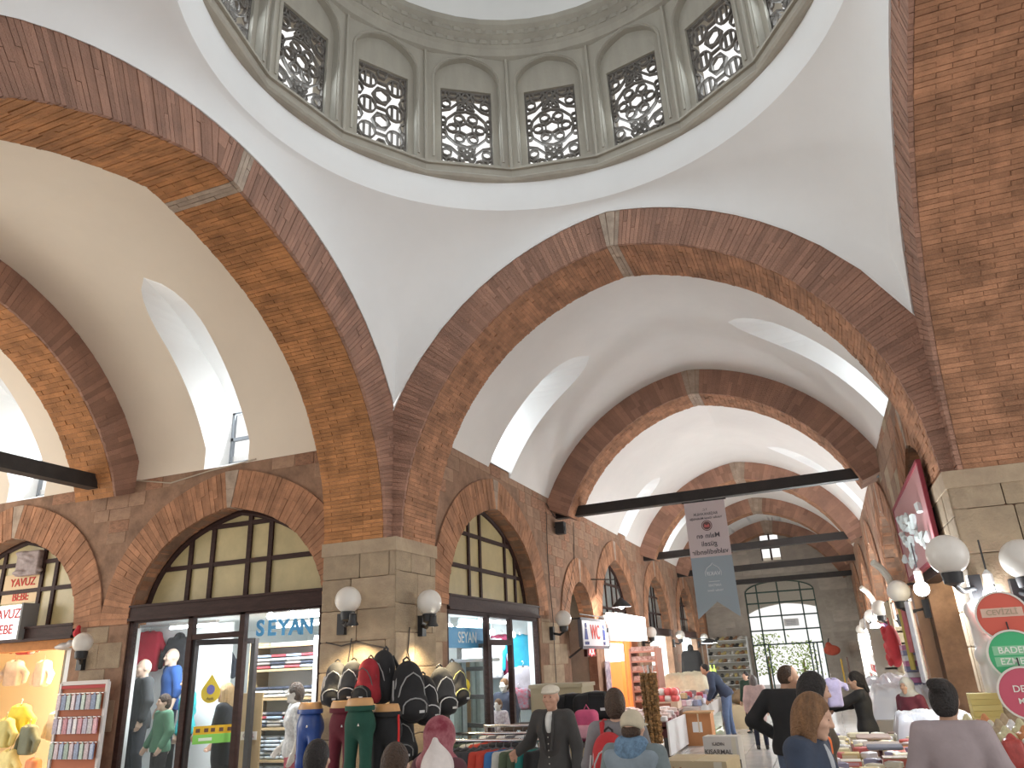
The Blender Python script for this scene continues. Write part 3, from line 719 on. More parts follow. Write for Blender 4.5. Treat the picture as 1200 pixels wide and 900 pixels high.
for a,b in (((-7.80,8.14,.05),(-7.80,8.14,2.28)),((-7.22,8.62,.05),(-7.22,8.62,2.28)),((-7.80,8.14,2.25),(-7.22,8.62,2.25)),((-7.80,8.14,.12),(-7.22,8.62,.12))): dr.bar(a,b,.07,.07 if a[2]!=.12 else .16)
d0=struct(dr.build('door_2',mat('black_door_frame',(.03,.025,.025),.4)),'black framed glass door standing ajar in the clothes shop','door')
MB().quad((-7.80,8.14,.1),(-7.22,8.62,.1),(-7.22,8.62,2.25),(-7.80,8.14,2.25)).build('pane',glass,d0)
MB().tube([(-7.32,8.50,.95),(-7.32,8.44,.95),(-7.32,8.44,1.35),(-7.32,8.50,1.35)],.014,6).build('handle',chrome,d0)
front(TL,'shop_front_corner','dark framed corner shop front facing the hall',[9.64,11.06,12.02,13.26],2.53,[(9.68,11.02,.12,2.49),(12.06,13.22,.12,2.49),(11.10,11.98,2.14,2.49)],d=.06)
dd=MB()
for a,b in (((WL-.06,11.08,2.12),(WL-.06,12.0,2.12)),((WL-.06,11.12,.05),(WL-.06,11.12,2.1))): dd.bar(a,b,.08,.08)
d3=struct(dd.build('door_3',dwood),'open doorway of the corner shop facing the hall','door')
# door leaf with three glazing bars
lf=MB()
for a,b in (((-4.92,11.12,.05),(-4.92,11.12,2.1)),((-5.5,11.42,.05),(-5.5,11.42,2.1)))+tuple(((-4.92,11.12,z),(-5.5,11.42,z)) for z in (.1,.55,.95,1.35,1.75,2.08)): lf.bar(a,b,.06,.06)
struct(lf.build('door_4',mat('dark_grey_door',(.08,.08,.075),.5)),'glazed door leaf with cross bars standing open in the corner shop','door')
# ---------------------------------------------------------------- corner shop room (both fronts belong to it)
shopw=mat('shop_white_wall',(.80,.83,.83),.6,nvar=.04,nscale=2); 
rm=MB(); rm.quad((-10.3,8.26,2.62),(-5.01,8.26,2.62),(-5.01,13.95,2.62),(-10.3,13.95,2.62)); rm.quad((-10.3,8.26,0),(-10.3,13.95,0),(-10.3,13.95,2.62),(-10.3,8.26,2.62)); rm.quad((-10.3,8.26,0),(-8.95,8.26,0),(-8.95,8.26,2.62),(-10.3,8.26,2.62)); rm.quad((-10.3,13.95,0),(-5.01,13.95,0),(-5.01,13.95,2.62),(-10.3,13.95,2.62))
struct(rm.build('wall_shop_inside',shopw),'white inner walls and ceiling of the corner clothes shop','wall')
tubem=mat('fluorescent_tube',(.93,.98,1),.5,emit=9)
def striplight(a,b,label,pw,aim=(0,0,-1),col=(.93,.98,1)):
    o=tag(MB().tube([a,b],.02,8).build('fluorescent_tube',tubem),label,'lamp'); MB().bar(Vector(a)+Vector((0,0,.045)),Vector(b)+Vector((0,0,.045)),.06,.04).build('lamp_housing',pmat((.85,.85,.85)),o)
    c=(Vector(a)+Vector(b))/2; area('shop_tube_light',c-Vector((0,0,.05)),c+Vector(aim)*1.0,(Vector(b)-Vector(a)).length,.08,pw,col); return o
SHOPL=42
striplight((-8.75,8.62,2.5),(-7.9,8.62,2.5),'white fluorescent tube at the top of the left clothes window',SHOPL,(.1,.5,-1))
striplight((-7.0,8.62,2.52),(-5.9,8.62,2.52),'white fluorescent tube at the top of the shelf window',SHOPL,(0,.6,-1))
striplight((-7.9,9.9,2.5),(-6.9,9.9,2.5),'white fluorescent tube deep inside the clothes shop doorway',SHOPL)
striplight((-5.4,12.0,2.5),(-5.4,13.2,2.5),'white fluorescent tube at the right of the corner shop window',SHOPL,(-.5,0,-1))
for x0,x1 in ((-8.945,-8.93),(-5.735,-5.72)): struct(MB().bb(x0,x1,8.13,8.27,0,2.5).build('trim_lining',shopw),'white lining at the %s of the clothes shop opening'%('left' if x0<-8 else 'right'),'trim')
for y0 in (9.6,13.29): struct(MB().bb(-5.02,-4.87,y0,y0+.012,0,2.5).build('trim_lining',shopw),'white lining at the %s of the corner shop opening'%('pier side' if y0<10 else 'far side'),'trim')
area('side_arm_fill',(-15.5,4.9,2.4),(-8,4.9,3.2),5,4,220,(1,.93,.82)); area('right_arm_fill',(8.9,4.9,2.4),(3,4.9,3.2),5,4,120)  # added fill lamps at both arm ends, where no daylight opening is known
# display partitions behind the windows
pan=mat('white_panel',(.82,.84,.84),.5)
struct(MB().bb(-10.3,-8.5,9.6,9.65,0,2.6).build('wall_display_left',pan),'white display panel behind the left clothes window','wall')
struct(MB().bb(-6.5,-5.7,8.95,9.0,0,2.28).build('wall_display_right',pan),'white display panel at the right of the shelf window','wall')
struct(MB().bb(-6.05,-6.0,12.55,13.9,0,2.6).build('wall_display_hall',mat('pale_aqua_panel',(.62,.80,.80),.5)),'pale aqua display panel in the corner shop facing the hall','wall')
# other shops along the left: simple bright rooms
def room(T,c,a,depth,h,m,label,d0=.21):
    b=MB(); q=[(c-a,d0),(c-a,depth),(c+a,depth),(c+a,d0)]
    for (s0,e0),(s1,e1) in zip(q,q[1:]): b.quad(T(s0,0,e0),T(s1,0,e1),T(s1,h,e1),T(s0,h,e0))
    b.quad(*[T(s,h,e) for s,e in q]); return struct(b.build('wall_shop_inside',m),label,'wall')
room(TA,-12.6,2.25,2.2,2.6,mat('warm_shop_wall',(.82,.72,.55),.7),'warm lit inner walls of the baby clothes shop')
room(TL,19.35,1.9,2.4,2.7,mat('orange_shop_wall',(.85,.48,.25),.6),'orange lit inner walls of the shop under the light box')
room(TL,24.4,1.9,2.4,2.6,shopw,'white inner walls of the third hall shop'); room(TL,29.7,1.9,2.4,2.6,shopw,'white inner walls of the fourth hall shop')
room(TL,16.0,1.0,1.1,3.6,mat('niche_plaster',(.46,.42,.35),.9,nvar=.2),'plaster recess of the toilet passage')
room(TR,10.2,1.6,2.0,2.7,mat('warm_white_shelf_wall',(.84,.78,.6),.6),'warm white inner walls of the bright sweet shop on the right')
room(TR,15.6,1.8,2.0,2.6,shopw,'inner walls of the toy shop on the right'); room(TR,20.4,1.8,2.0,2.6,shopw,'inner walls of the third right shop'); 
for a_,b_,w_ in wells: area('well_daylight',a_,b_,w_*.9,.75,WELL,(.88,.95,1))
def shoppoint(loc,pw,col,r=.12): point('shop_point',loc,pw,col,r)
shoppoint((-11.2,9.2,2.3),210,(1,.80,.52)); shoppoint((-5.9,19.3,2.2),150,(1,.66,.38)); shoppoint((-5.9,24.4,2.2),180,(1,.97,.9)); shoppoint((-5.9,29.7,2.2),180,(.85,.97,1)); shoppoint((2.2,10.2,2.3),90,(1,.9,.68)); shoppoint((2.4,15.6,2.2),150,(1,.95,.9)); shoppoint((2.4,20.4,2.2),180,(1,.96,.92)); shoppoint((2.0,25.2,2.2),150,(1,.96,.92))  # last two are added to brighten the hall; no lamps are known there
# ---------------------------------------------------------------- people and mannequins
def PD(u,v,depth):
    return Vector((0,0,HC))+(CF+(u-600)/FPX*CR-(v-450)/FPX*CU)*depth
def skinm(n,c): return mat('skin_'+n,c,.55,nvar=.12,nscale=8)
SK=dict(fair=skinm('fair',(.62,.38,.27)),tan=skinm('tan',(.50,.29,.19)),old=skinm('weathered',(.52,.29,.20)),doll=mat('mannequin_skin',(.62,.45,.35),.4))
def cloth(n,c,**k):
    if 'cloth_'+n in MATS: return MATS['cloth_'+n]
    return mat('cloth_'+n,c,.85,nvar=k.pop('nvar',.18),nscale=k.pop('nscale',9),bump=.25,bscale=k.pop('bscale',14),sheen=.03,**k)
def hairm(n,c): return mat('hair_'+n,c,.55,nvar=.5,nscale=30,streak=8,bump=1.0,bscale=70)
HB=dict(brown=hairm('brown',(.075,.04,.022)),dark=hairm('dark',(.018,.013,.012)),blonde=hairm('blonde',(.50,.33,.15)),auburn=hairm('auburn',(.26,.13,.055)),grey=hairm('grey',(.22,.20,.19)))
def rx(v,a):
    c,s=math.cos(a),math.sin(a); return Vector((v.x,v.y*c-v.z*s,v.y*s+v.z*c))
def hand(pr,w,d,n,side,curl,k=.008,sc=1):
    """palm, four unequal bent fingers and a thumb"""
    d=d.normalized(); n=(n-d*n.dot(d)).normalized(); x=d.cross(n)*side
    rot=Matrix((x,d,n)).transposed()
    pr.append(Bx(w+d*.05*sc,(.030*sc,.038*sc,.006*sc),.010*sc,.02,rot=rot))
    for i,(o,l) in enumerate(((-.029,.066),(-.010,.078),(.010,.074),(.028,.058))):
        a=w+d*.088*sc+x*o*sc; d1=(d*math.cos(curl*.6)+n*math.sin(curl*.6)); b=a+d1*l*.5*sc; d2=(d*math.cos(curl*1.5)+n*math.sin(curl*1.5)); c=b+d2*l*.5*sc
        pr.append(C(a,b,.0095*sc,.009*sc,k)); pr.append(C(b,c,.009*sc,.0075*sc,.004))
    a=w+d*.025*sc-x*.028*sc; b=a+(d*.6-x*.7+n*.35).normalized()*.04*sc; c=b+(d*.85-x*.15+n*.5).normalized()*.032*sc
    pr.append(C(a,b,.013*sc,.011*sc,.012)); pr.append(C(b,c,.011*sc,.009*sc,.004))
def figure(name,label,cat,loc,rz,H=1.7,skin='fair',lean=0,head=(0,0),armL=None,armR=None,top=None,hem=.86,topr=.022,sleeve=.93,bottom=None,legs=None,hair=None,hairm_=None,vox=.011,group=None,shoes=None,neck=1.47,eyes=True,wide=1.0,hands=(.6,.6),body_from=None,open_=False,female=False):
    """standing figure facing local +Y; one continuous body with clothing and hair as children"""
    root=thing(name,label,cat,loc,rz,group); root.scale=(H/1.7,)*3
    V3=Vector; pel=V3((0,0,.93)); U=lambda p:pel+rx(V3(p)-pel,-lean)
    hc=V3((0,.015,1.585)); nb=V3((0,-.01,1.45)); my=Matrix.Rotation(head[0],3,'Z')@Matrix.Rotation(-head[1],3,'X')
    Hh=lambda p:U(nb+my@(V3(p)+hc-nb))
    hrot=Matrix.Rotation(-lean,3,'X')@my; urot=Matrix.Rotation(-lean,3,'X')
    shl=[V3((s*.172*wide,-.01,1.395)) for s in (-1,1)]
    arms=[]
    for i,a in enumerate((armL,armR)):
        s=(-1,1)[i]
        if a is None: a=((s*.235*wide,-.03,1.13),(s*.25*wide,.05,.88))
        arms.append((U(shl[i]),U(a[0]),U(a[1])))
    L=legs or (((-.10,.01,.5),(-.105,-.02,.09)),((.10,.01,.5),(.105,-.02,.09)))
    hip=[V3((-.09,0,.9)),V3((.09,0,.9))]
    def torso(g,k=.05):
        return [El(U((0,0,.95)),(.15*wide+g,.10+g,.11+g),k,rot=None),El(U((0,.0,1.10)),((.118 if female else .135)*wide+g,.09+g,.15+g),k,rot=urot),El(U((0,.0,1.28)),(.158*wide+g,.105+g,.155+g),k,rot=urot),C(U(shl[0]+V3((.03,0,0))),U(shl[1]-V3((.03,0,0))),.052+g,.052+g,.05)]+([El(U((s*.07,.085,1.24)),(.06,.05,.06),.04) for s in (-1,1)] if female else [])
    def armp(i,g,f=1.0,k=.03):
        a,b,c=arms[i]; c=b+(c-b)*f; return [C(a,b,.05+g,.040+g,k),C(b,c,.039+g,.027+g,k)]
    def legp(g,k=.03,f=1.0):
        o=[]
        for i in (0,1):
            kn,an=V3(L[i][0]),V3(L[i][1]); an=kn+(an-kn)*f; o+=[C(hip[i],kn,.084+g,.056+g,k),C(kn,an,.056+g,.038+g,k)]
        return o
    # body
    pr=torso(-.012)+legp(-.006)+armp(0,-.004)+armp(1,-.004)+[C(U((0,-.012,1.40)),Hh((0,-.015,-.08)),.058,.05,.03)]
    pr+=[El(Hh((0,-.005,.012)),(.075,.096,.108),.02,rot=hrot),El(Hh((0,.035,-.055)),(.054,.060,.062),.03,rot=hrot),El(Hh((0,.078,-.098)),(.022,.020,.018),.02,rot=hrot),
         C(Hh((-.034,.083,.032)),Hh((.034,.083,.032)),.011,None,.015),C(Hh((0,.095,.018)),Hh((0,.112,-.022)),.009,.0145,.012),C(Hh((-.011,.100,-.025)),Hh((.011,.100,-.025)),.009,None,.006),
         C(Hh((-.017,.090,-.060)),Hh((.017,.090,-.060)),.0075,None,.006)]
    for s in (-1,1): pr+=[El(Hh((s*.031,.101,.008)),(.016,.013,.011),.010,'s',rot=hrot),El(Hh((s*.031,.080,.008)),(.0125,.0125,.0125),.003),El(Hh((s*.040,.070,-.022)),(.026,.026,.022),.02),El(Hh((s*.076,-.006,-.008)),(.010,.022,.031),.008,rot=hrot)]
    for i in (0,1):
        a,b,c=arms[i]; s=(-1,1)[i]; n=urot@V3((-s,.35,0)); hand(pr,c,(c-b),n,s,hands[i])
        an=V3(L[i][1]); pr.append(El(an+V3((0,.07,-.05)),(.042,.115,.04),.03))
    bo=sdfobj('body',pr,vox,SK[skin] if isinstance(skin,str) else skin,root)
    if eyes:
        for s in (-1,1): MB().ball(Hh((s*.031,.0895,.008)),.0065,8,6).build('eye',pmat((.03,.02,.015),.2),bo,True)
    cv=vox*1.3
    if top:
        g=topr; pr=torso(g)+armp(0,g,sleeve)+armp(1,g,sleeve)
        if hem<.9: pr+=[El(U((0,-.005,(hem+.95)/2)),(.165*wide+g,.118+g,.15+(.95-hem)/2),.05,rot=urot)]
        pr+=[Pl(U((0,0,hem)),urot@V3((0,0,-1))),Pl(U((0,-.01,neck)),urot@V3((0,.25,1)))]
        if open_: pr+=[El(U((0,.16,1.30)),(.045,.06,.22),.01,'s',rot=urot)]
        sdfobj(top[0],pr,cv,top[1],root)
    if bottom:
        pr=[El(V3((0,0,.96)),(.15*wide+.014,.108+.012,.11),.04)]+legp(.014,f=.97)+[Pl((0,0,1.05),(0,0,1))]
        sdfobj(bottom[0],pr,cv,bottom[1],root)
    if bottom or shoes:
        for i in (0,1):
            an=V3(L[i][1]); q=MB(); 
            sdfobj('shoe',[El(an+V3((0,.06,-.055)),(.048,.13,.042),.02),El(an+V3((0,-.01,-.02)),(.045,.055,.06),.02),Pl(an+V3((0,0,-.088)),(0,0,-1))],.012,shoes or pmat((.02,.02,.02),.4),root)
    hm=hairm_ or HB['brown']
    if hair:
        pr=[]
        if hair in ('short','long','bun','bob','tail'):
            pr=[El(Hh((0,-.014,.024)),(.085,.104,.112),.01,rot=hrot),El(Hh((0,-.045,-.02)),(.080,.075,.10),.03,rot=hrot)]
            if hair in ('long','bob'):
                z=-.22 if hair=='long' else -.13
                pr+=[El(Hh((0,-.055,z/2)),(.088,.062,.10-z*.35),.03,rot=hrot)]
                for s in (-1,1): pr+=[C(Hh((s*.075,.015,.03)),Hh((s*.083,.02,z)),.028,.034,.03)]
            if hair=='bun': pr+=[El(Hh((0,-.10,.085)),(.058,.055,.05),.012,rot=hrot),El(Hh((-.035,-.11,.10)),(.03,.03,.03),.02)]
            if hair=='tail': pr+=[C(Hh((0,-.10,.03)),Hh((0,-.12,-.16)),.04,.03,.02)]
            pr+=[El(Hh((0,.105,-.04)),(.068,.075,.105),.012,'s',rot=hrot)]
            if hair in ('short','bun','tail'):
                for s in (-1,1): pr+=[El(Hh((s*.09,.03,-.05)),(.035,.055,.06),.01,'s',rot=hrot)]
                pr+=[Pl(Hh((0,0,-.085)),hrot@V3((0,.25,-1)))] if hair!='tail' else []
        elif hair=='fringe': # receding short hair
            pr=[El(Hh((0,-.018,.015)),(.082,.100,.108),.01,rot=hrot),El(Hh((0,.07,.03)),(.11,.085,.13),.01,'s',rot=hrot),Pl(Hh((0,0,-.08)),hrot@V3((0,.2,-1)))]
        elif hair=='flatcap':
            pr=[El(Hh((0,-.012,.07)),(.092,.115,.052),.01,rot=hrot),El(Hh((0,.075,.052)),(.075,.062,.020),.025,rot=hrot),Pl(Hh((0,0,.030)),hrot@V3((0,0,-1)))]
        elif hair=='ballcap':
            pr=[El(Hh((0,-.01,.03)),(.092,.112,.098),.01,rot=hrot),Pl(Hh((0,0,-.03)),hrot@V3((0,-.45,-1))),El(Hh((0,.13,.005)),(.07,.08,.012),.012,rot=hrot),El(Hh((0,-.13,-.035)),(.042,.05,.022),.006,'s',rot=hrot)]
        elif hair=='scarf':
            pr=[El(Hh((0,-.015,.012)),(.098,.122,.128),.01,rot=hrot),El(Hh((0,-.04,-.12)),(.10,.10,.10),.05,rot=hrot),C(U((-.11,-.02,1.42)),U((.11,-.02,1.42)),.075,None,.06),El(Hh((0,.125,-.02)),(.062,.07,.085),.015,'s',rot=hrot)]
        elif hair=='hood':
            pr=[El(Hh((0,-.02,.02)),(.10,.12,.125),.01,rot=hrot),C(Hh((0,-.02,.06)),Hh((0,-.05,.19)),.075,.02,.05),El(Hh((0,-.05,-.12)),(.11,.10,.09),.05,rot=hrot),El(Hh((0,.125,-.02)),(.062,.07,.085),.015,'s',rot=hrot)]
        nm={'flatcap':'cap','ballcap':'cap','scarf':'headscarf','hood':'hood'}.get(hair,'hair')
        sdfobj(nm,pr,vox,hm,root)
    root['_h']=1; del root['_h']
    return root,U,Hh
def stand(u,v,depth,rz,name,label,**k):
    """figure whose head centre is seen at photo pixel (u,v) at that distance; its height follows from the floor"""
    q=PD(u,v,depth); H=q.z/(1.585/1.7); H=max(1.35,min(1.92,H))
    return figure(name,label,'person',(q.x,q.y,0),rz,H,**k)
F0=lambda d:math.atan2(-d[0],d[1])   # facing direction -> rotation
away=lambda:rnd.uniform(-.2,.2)
# older man in a flat cap leaning on the clothes rail
suit=cloth('charcoal_suit',(.055,.052,.05)); capm=cloth('cream_cap',(.66,.60,.50))
man,U,Hh=stand(646,817,7.2,PI-.10,'person','man in a cream flat cap and dark suit leaning on the clothes rail',skin='old',armR=((.30,-.06,1.16),(.36,.14,1.08)),armL=((-.24,-.03,1.13),(-.26,.06,.88)),top=('jacket',suit),hem=.78,bottom=('trousers',cloth('dark_trousers',(.03,.03,.032))),hair='flatcap',hairm_=capm,vox=.009,open_=True,head=(.08,.02),hands=(.5,1.1))
V_=lambda *a:U(a)
sdfobj('shirt',[El(U((0,.02,1.33)),(.07,.108,.14),.02),Pl(U((0,0,1.47)),(0,.3,1))],.01,cloth('white_shirt',(.75,.75,.72)),man)
wc_o=sdfobj('waistcoat',[El(U((0,.018,1.14)),(.125,.112,.22),.02),El(U((0,.15,1.36)),(.035,.08,.11),.01,'s')],.011,cloth('dark_waistcoat',(.045,.04,.038)),man)
for s in (-1,1): 
    MB().tube([U((s*.055,.105,1.43)),U((s*.062,.135,1.30)),U((s*.03,.142,1.10))],.012,6).build('lapel',suit,man,True)
for k in range(5): MB().ball(U((.0,.135,1.22-k*.06)),.007,8,5).build('button',pmat((.5,.48,.42),.4),wc_o)
hq=MB(); 
sdfobj('hair',[El(Hh((0,-.03,-.005)),(.080,.085,.075),.01),El(Hh((0,.08,-.02)),(.12,.085,.12),.01,'s')],.009,HB['grey'],man)
# woman with hair up, grey jacket, red rucksack
wb,U,Hh=stand(721,826,5.7,.12,'person','woman seen from behind in a grey jacket with brown hair pinned up',top=('jacket',cloth('grey_melange',(.21,.20,.21))),hem=.80,bottom=('trousers',cloth('jeans_a',(.06,.08,.14))),hair='short',hairm_=HB['brown'],female=True,vox=.010,armL=((-.25,-.02,1.14),(-.22,.14,.95)))
def rucksack(name,label,m,loc,rz,sc=1,acc=None,group=None,trim=None,cat='backpack',seed=0,fold=0):
    """hanging or worn backpack: shell, pockets, zips, loop, straps; front faces local -Y"""
    rs=random.Random(seed); root=thing(name,label,cat,loc,rz,group); root.scale=(sc,)*3
    w=.155; tr0=trim or pmat((.42,.42,.43),.5)
    she=sdfobj('shell',[El((0,.01,.05),(w-.025,.085,.195),.03),El((0,-.01,.12),(w-.045,.085,.12),.04),El((0,-.03,-.09),(w,.115,.15),.07),El((-.12,-.02,-.12),(.05,.07,.09),.02),El((.12,-.02,-.12),(.05,.07,.09),.02),El((.03,-.06,.07),(.09,.06,.11),.03)],.012,m,root)
    poc=sdfobj('front_pocket',[El((0,-.10,-.11),(w-.035,.075,.10),.03),El((0,-.12,-.14),(w-.06,.07,.06),.04)],.012,acc or m,root)
    MB().tube([(-.115,-.085,-.03),(-.10,-.10,.05),(-.06,-.11,.12),(0,-.115,.155),(.06,-.11,.12),(.10,-.10,.05),(.115,-.085,-.03)],.006,6).build('zip',tr0,she,True)
    tr=trim or pmat((.42,.42,.43),.5)
    MB().tube([(-.125,-.03,-.05)]+[(.118*math.sin(a),-.03,.06+.155*math.cos(a)) for a in np.linspace(-1.5,1.5,9)]+[(.125,-.03,-.05)],.009,6).build('zip',tr,she,True)
    MB().tube([(-.10,-.145,-.15)]+[(.105*math.sin(a),-.158,-.11+.07*math.cos(a)) for a in np.linspace(-1.3,1.3,7)]+[(.10,-.145,-.15)],.006,6).build('pocket_zip',tr,poc,True)
    MB().tube([(-.03,.03,.205),(-.028,.03,.26),(0,.03,.28),(.028,.03,.26),(.03,.03,.205)],.009,6).build('carry_loop',blackm,root,True)
    for s in (-1,1): MB().tube([(s*.05,.07,.19),(s*.075,.115,.10),(s*.085,.115,-.08),(s*.09,.06,-.2)],.017,6).build('shoulder_strap',m,root,True)
    MB().box((.045,-.188,-.14),(.022,.004,.010)).build('badge',pmat((.6,.6,.6),.5),poc)
    MB().tube([(-.135,-.02,.10),(-.15,-.05,-.02),(-.13,-.06,-.18)],.008,6).build('piping',tr,root,True)
    return root
H2=wb.scale[0]*1.7
rucksack('backpack','red and grey rucksack worn by the woman with pinned up brown hair',cloth('red_nylon',(.50,.03,.035)),(wb.location.x-.02,wb.location.y-.20,1.13*H2/1.7),.12,1.0,acc=cloth('red_nylon2',(.42,.03,.04)),trim=pmat((.5,.5,.5)))
for s in (-1,1): MB().tube([(s*.10,-.13,1.28),(s*.115,-.06,1.45),(s*.11,.06,1.46),(s*.10,.12,1.34)],.024,6).build('red_strap',cloth('red_nylon',0),wb,True)
# person in beige cap and blue scarf
bc,U,Hh=stand(741,852,5.0,-.18,'person','person seen from behind in a beige cap, blue scarf and grey green jacket',top=('jacket',cloth('sage_jacket',(.17,.21,.22))),hem=.78,topr=.035,bottom=('trousers',cloth('black_trousers',(.02,.02,.022))),hair='ballcap',hairm_=cloth('beige_cap',(.56,.49,.36)),vox=.010,wide=1.05)
sdfobj('scarf',[C(U((-.07,-.045,1.46)),U((.07,-.045,1.46)),.07,None,.04),El(U((0,-.09,1.40)),(.13,.06,.08),.04),El(U((0,.06,1.44)),(.09,.05,.06),.04)],.012,cloth('blue_scarf',(.16,.27,.40),nvar=.5,nscale=25),bc)
sdfobj('hair',[El(Hh((0,-.05,-.03)),(.078,.065,.06),.01)],.012,HB['brown'],bc)
sdfobj('grey_shawl',[C(U((-.17,-.07,1.38)),U((.17,-.07,1.38)),.06,None,.04),El(U((0,-.10,1.30)),(.20,.06,.10),.05)],.014,cloth('grey_blue_shawl',(.23,.28,.32)),bc)
# heads low at the left: two dark haired boys, woman in red headscarf, white hood
stand(371,890,4.4,.2,'person','dark haired person seen from behind in front of the blue leg form',top=('shirt',cloth('navy_shirt',(.04,.045,.07))),bottom=('trousers',cloth('black_trousers',0)),hair='short',hairm_=HB['dark'],eyes=False)
stand(463,896,4.0,.1,'person','dark haired boy seen from behind in front of the black leg form',top=('shirt',cloth('brown_shirt',(.10,.07,.05))),bottom=('trousers',cloth('black_trousers',0)),hair='short',hairm_=HB['brown'],eyes=False)
rs_,U,Hh=stand(515,864,4.5,-.35,'person','woman seen from behind in a crimson headscarf with pale pink blots',top=('coat',cloth('plum_coat',(.10,.03,.04))),hem=.6,bottom=('trousers',cloth('black_trousers',0)),hair='scarf',hairm_=mat('crimson_scarf',(.17,.012,.028),.7,color2=(.40,.15,.17),nscale=8),female=True,eyes=False)
stand(513,906,3.8,.0,'person','person in a pointed white hood in front of the crimson headscarf',top=('coat',cloth('white_coat',(.62,.60,.58))),bottom=('trousers',cloth('black_trousers',0)),hair='hood',hairm_=cloth('white_hood',(.66,.60,.57)),eyes=False)
# right: woman with a bun at the stall
stand(1106,820,4.6,-.12,'person','woman with a dark bun and mauve grey sweater facing the sweet stall',skin='tan',top=('sweater',cloth('mauve_knit',(.36,.30,.31),nvar=.1)),topr=.03,hem=.74,bottom=('trousers',cloth('black_trousers',0)),hair='bun',hairm_=HB['dark'],female=True,vox=.009,head=(-.25,.05),wide=.95,armL=((-.25,.0,1.14),(-.21,.2,1.0)),armR=((.25,.0,1.14),(.21,.2,1.0)),neck=1.455)
# long haired woman in navy jacket looking down at what she holds
bw,U,Hh=stand(941,836,4.15,-1.85,'person','woman with shoulder length light brown hair and navy jacket looking down at the stall',top=('jacket',cloth('navy_denim',(.035,.05,.085))),topr=.03,hem=.78,bottom=('jeans',cloth('jeans_b',(.08,.11,.18))),hair='bob',hairm_=HB['auburn'],female=True,vox=.009,head=(.1,.32),armR=((.24,.02,1.14),(.08,.25,1.02)),armL=((-.24,.0,1.14),(-.10,.27,1.05)),hands=(1.0,1.0),open_=True)
sdfobj('blouse',[El(U((0,.02,1.30)),(.08,.115,.16),.02),Pl(U((0,0,1.45)),(0,.3,1))],.011,cloth('pale_blouse',(.45,.47,.5)),bw)
hp=bw.matrix_world if 0 else None
# others along the stall
stand(947,808,5.3,-1.3,'person','dark haired woman in an olive coat behind the woman in the navy jacket',top=('coat',cloth('olive_coat',(.11,.085,.06))),hem=.7,bottom=('trousers',cloth('black_trousers',0)),hair='long',hairm_=HB['dark'],female=True,head=(0,.2),vox=.012)
stand(917,793,7.5,-.5,'person','man in a black sweater and jeans standing in the aisle turned right',skin='tan',top=('sweater',cloth('black_knit',(.018,.018,.02))),topr=.03,hem=.86,bottom=('jeans',cloth('jeans_c',(.12,.16,.24))),hair='fringe',hairm_=HB['brown'],vox=.011,wide=1.15,head=(-.75,.3),armL=((-.37,-.10,1.17),(-.18,.08,1.0)),legs=(((-.11,.02,.5),(-.12,-.02,.09)),((.11,.0,.5),(.12,-.02,.09))))
pk,U,Hh=stand(883,800,15,.1,'person','woman seen from behind in a pale pink coat and dark trousers in the aisle',top=('coat',cloth('pink_coat',(.60,.45,.43))),topr=.045,hem=.62,bottom=('trousers',cloth('navy_trousers',(.02,.025,.05))),hair='bob',hairm_=HB['grey'],female=True,vox=.014)
stand(874,793,18,2.6,'person','person with dark hair half hidden behind the pink coat',top=('jacket',cloth('bottle_green',(.02,.06,.04))),bottom=('trousers',cloth('black_trousers',0)),hair='short',hairm_=HB['dark'],vox=.014)
stand(1006,797,9.6,1.35,'person','person in a black jacket leaning over the white sheets and reaching left',top=('jacket',cloth('black_jacket',(.02,.02,.022))),bottom=('trousers',cloth('black_trousers',0)),hair='tail',hairm_=HB['dark'],vox=.012,head=(.1,.12),lean=.02,armL=((-.2,.2,1.30),(-.14,.44,1.24)),armR=((.2,.2,1.25),(.12,.44,1.20)))
stand(1063,804,9.6,2.4,'person','woman in a pale headscarf and crimson top behind the white sheets',top=('blouse',cloth('crimson_top',(.16,.03,.05))),bottom=('trousers',cloth('black_trousers',0)),hair='scarf',hairm_=cloth('pale_scarf',(.55,.55,.52)),female=True,vox=.012)
# man bending over the goods on the left
q=P(850,866,Z=0)
bm2,U,Hh=figure('person','man in a dark blue jacket and jeans bending over the trays of goods','person',(q.x+.15,q.y,0),1.45,1.72,skin='tan',lean=.62,head=(0,.12),top=('jacket',cloth('blue_jacket',(.035,.05,.09))),hem=.84,topr=.03,bottom=('jeans',cloth('jeans_d',(.10,.15,.26))),hair='fringe',hairm_=HB['dark'],vox=.013,armL=((-.24,.12,1.15),(-.22,.34,1.05)),armR=((.24,.12,1.15),(.2,.36,1.08)),legs=(((-.12,.04,.5),(-.16,.02,.09)),((.10,.02,.5),(.14,-.02,.09))))
# woman in the shop doorway
q=P(266,812,Y=8.85)
figure('person','blonde woman in black standing behind the glass shop door','person',(q.x,q.y,0),1.9,q.z/(1.585/1.7),top=('black_top',cloth('black_top',(.015,.015,.02))),hem=.70,sleeve=.35,bottom=('trousers',cloth('black_trousers',0)),hair='long',hairm_=HB['blonde'],female=True,armL=((-.22,.03,1.14),(-.15,.28,1.06)),armR=((.24,.0,1.13),(.2,.2,.95)),head=(.2,.0))
ORDN=['first','second','third','fourth','fifth','sixth','seventh','eighth','ninth','tenth','eleventh','twelfth','thirteenth','fourteenth','fifteenth','sixteenth']
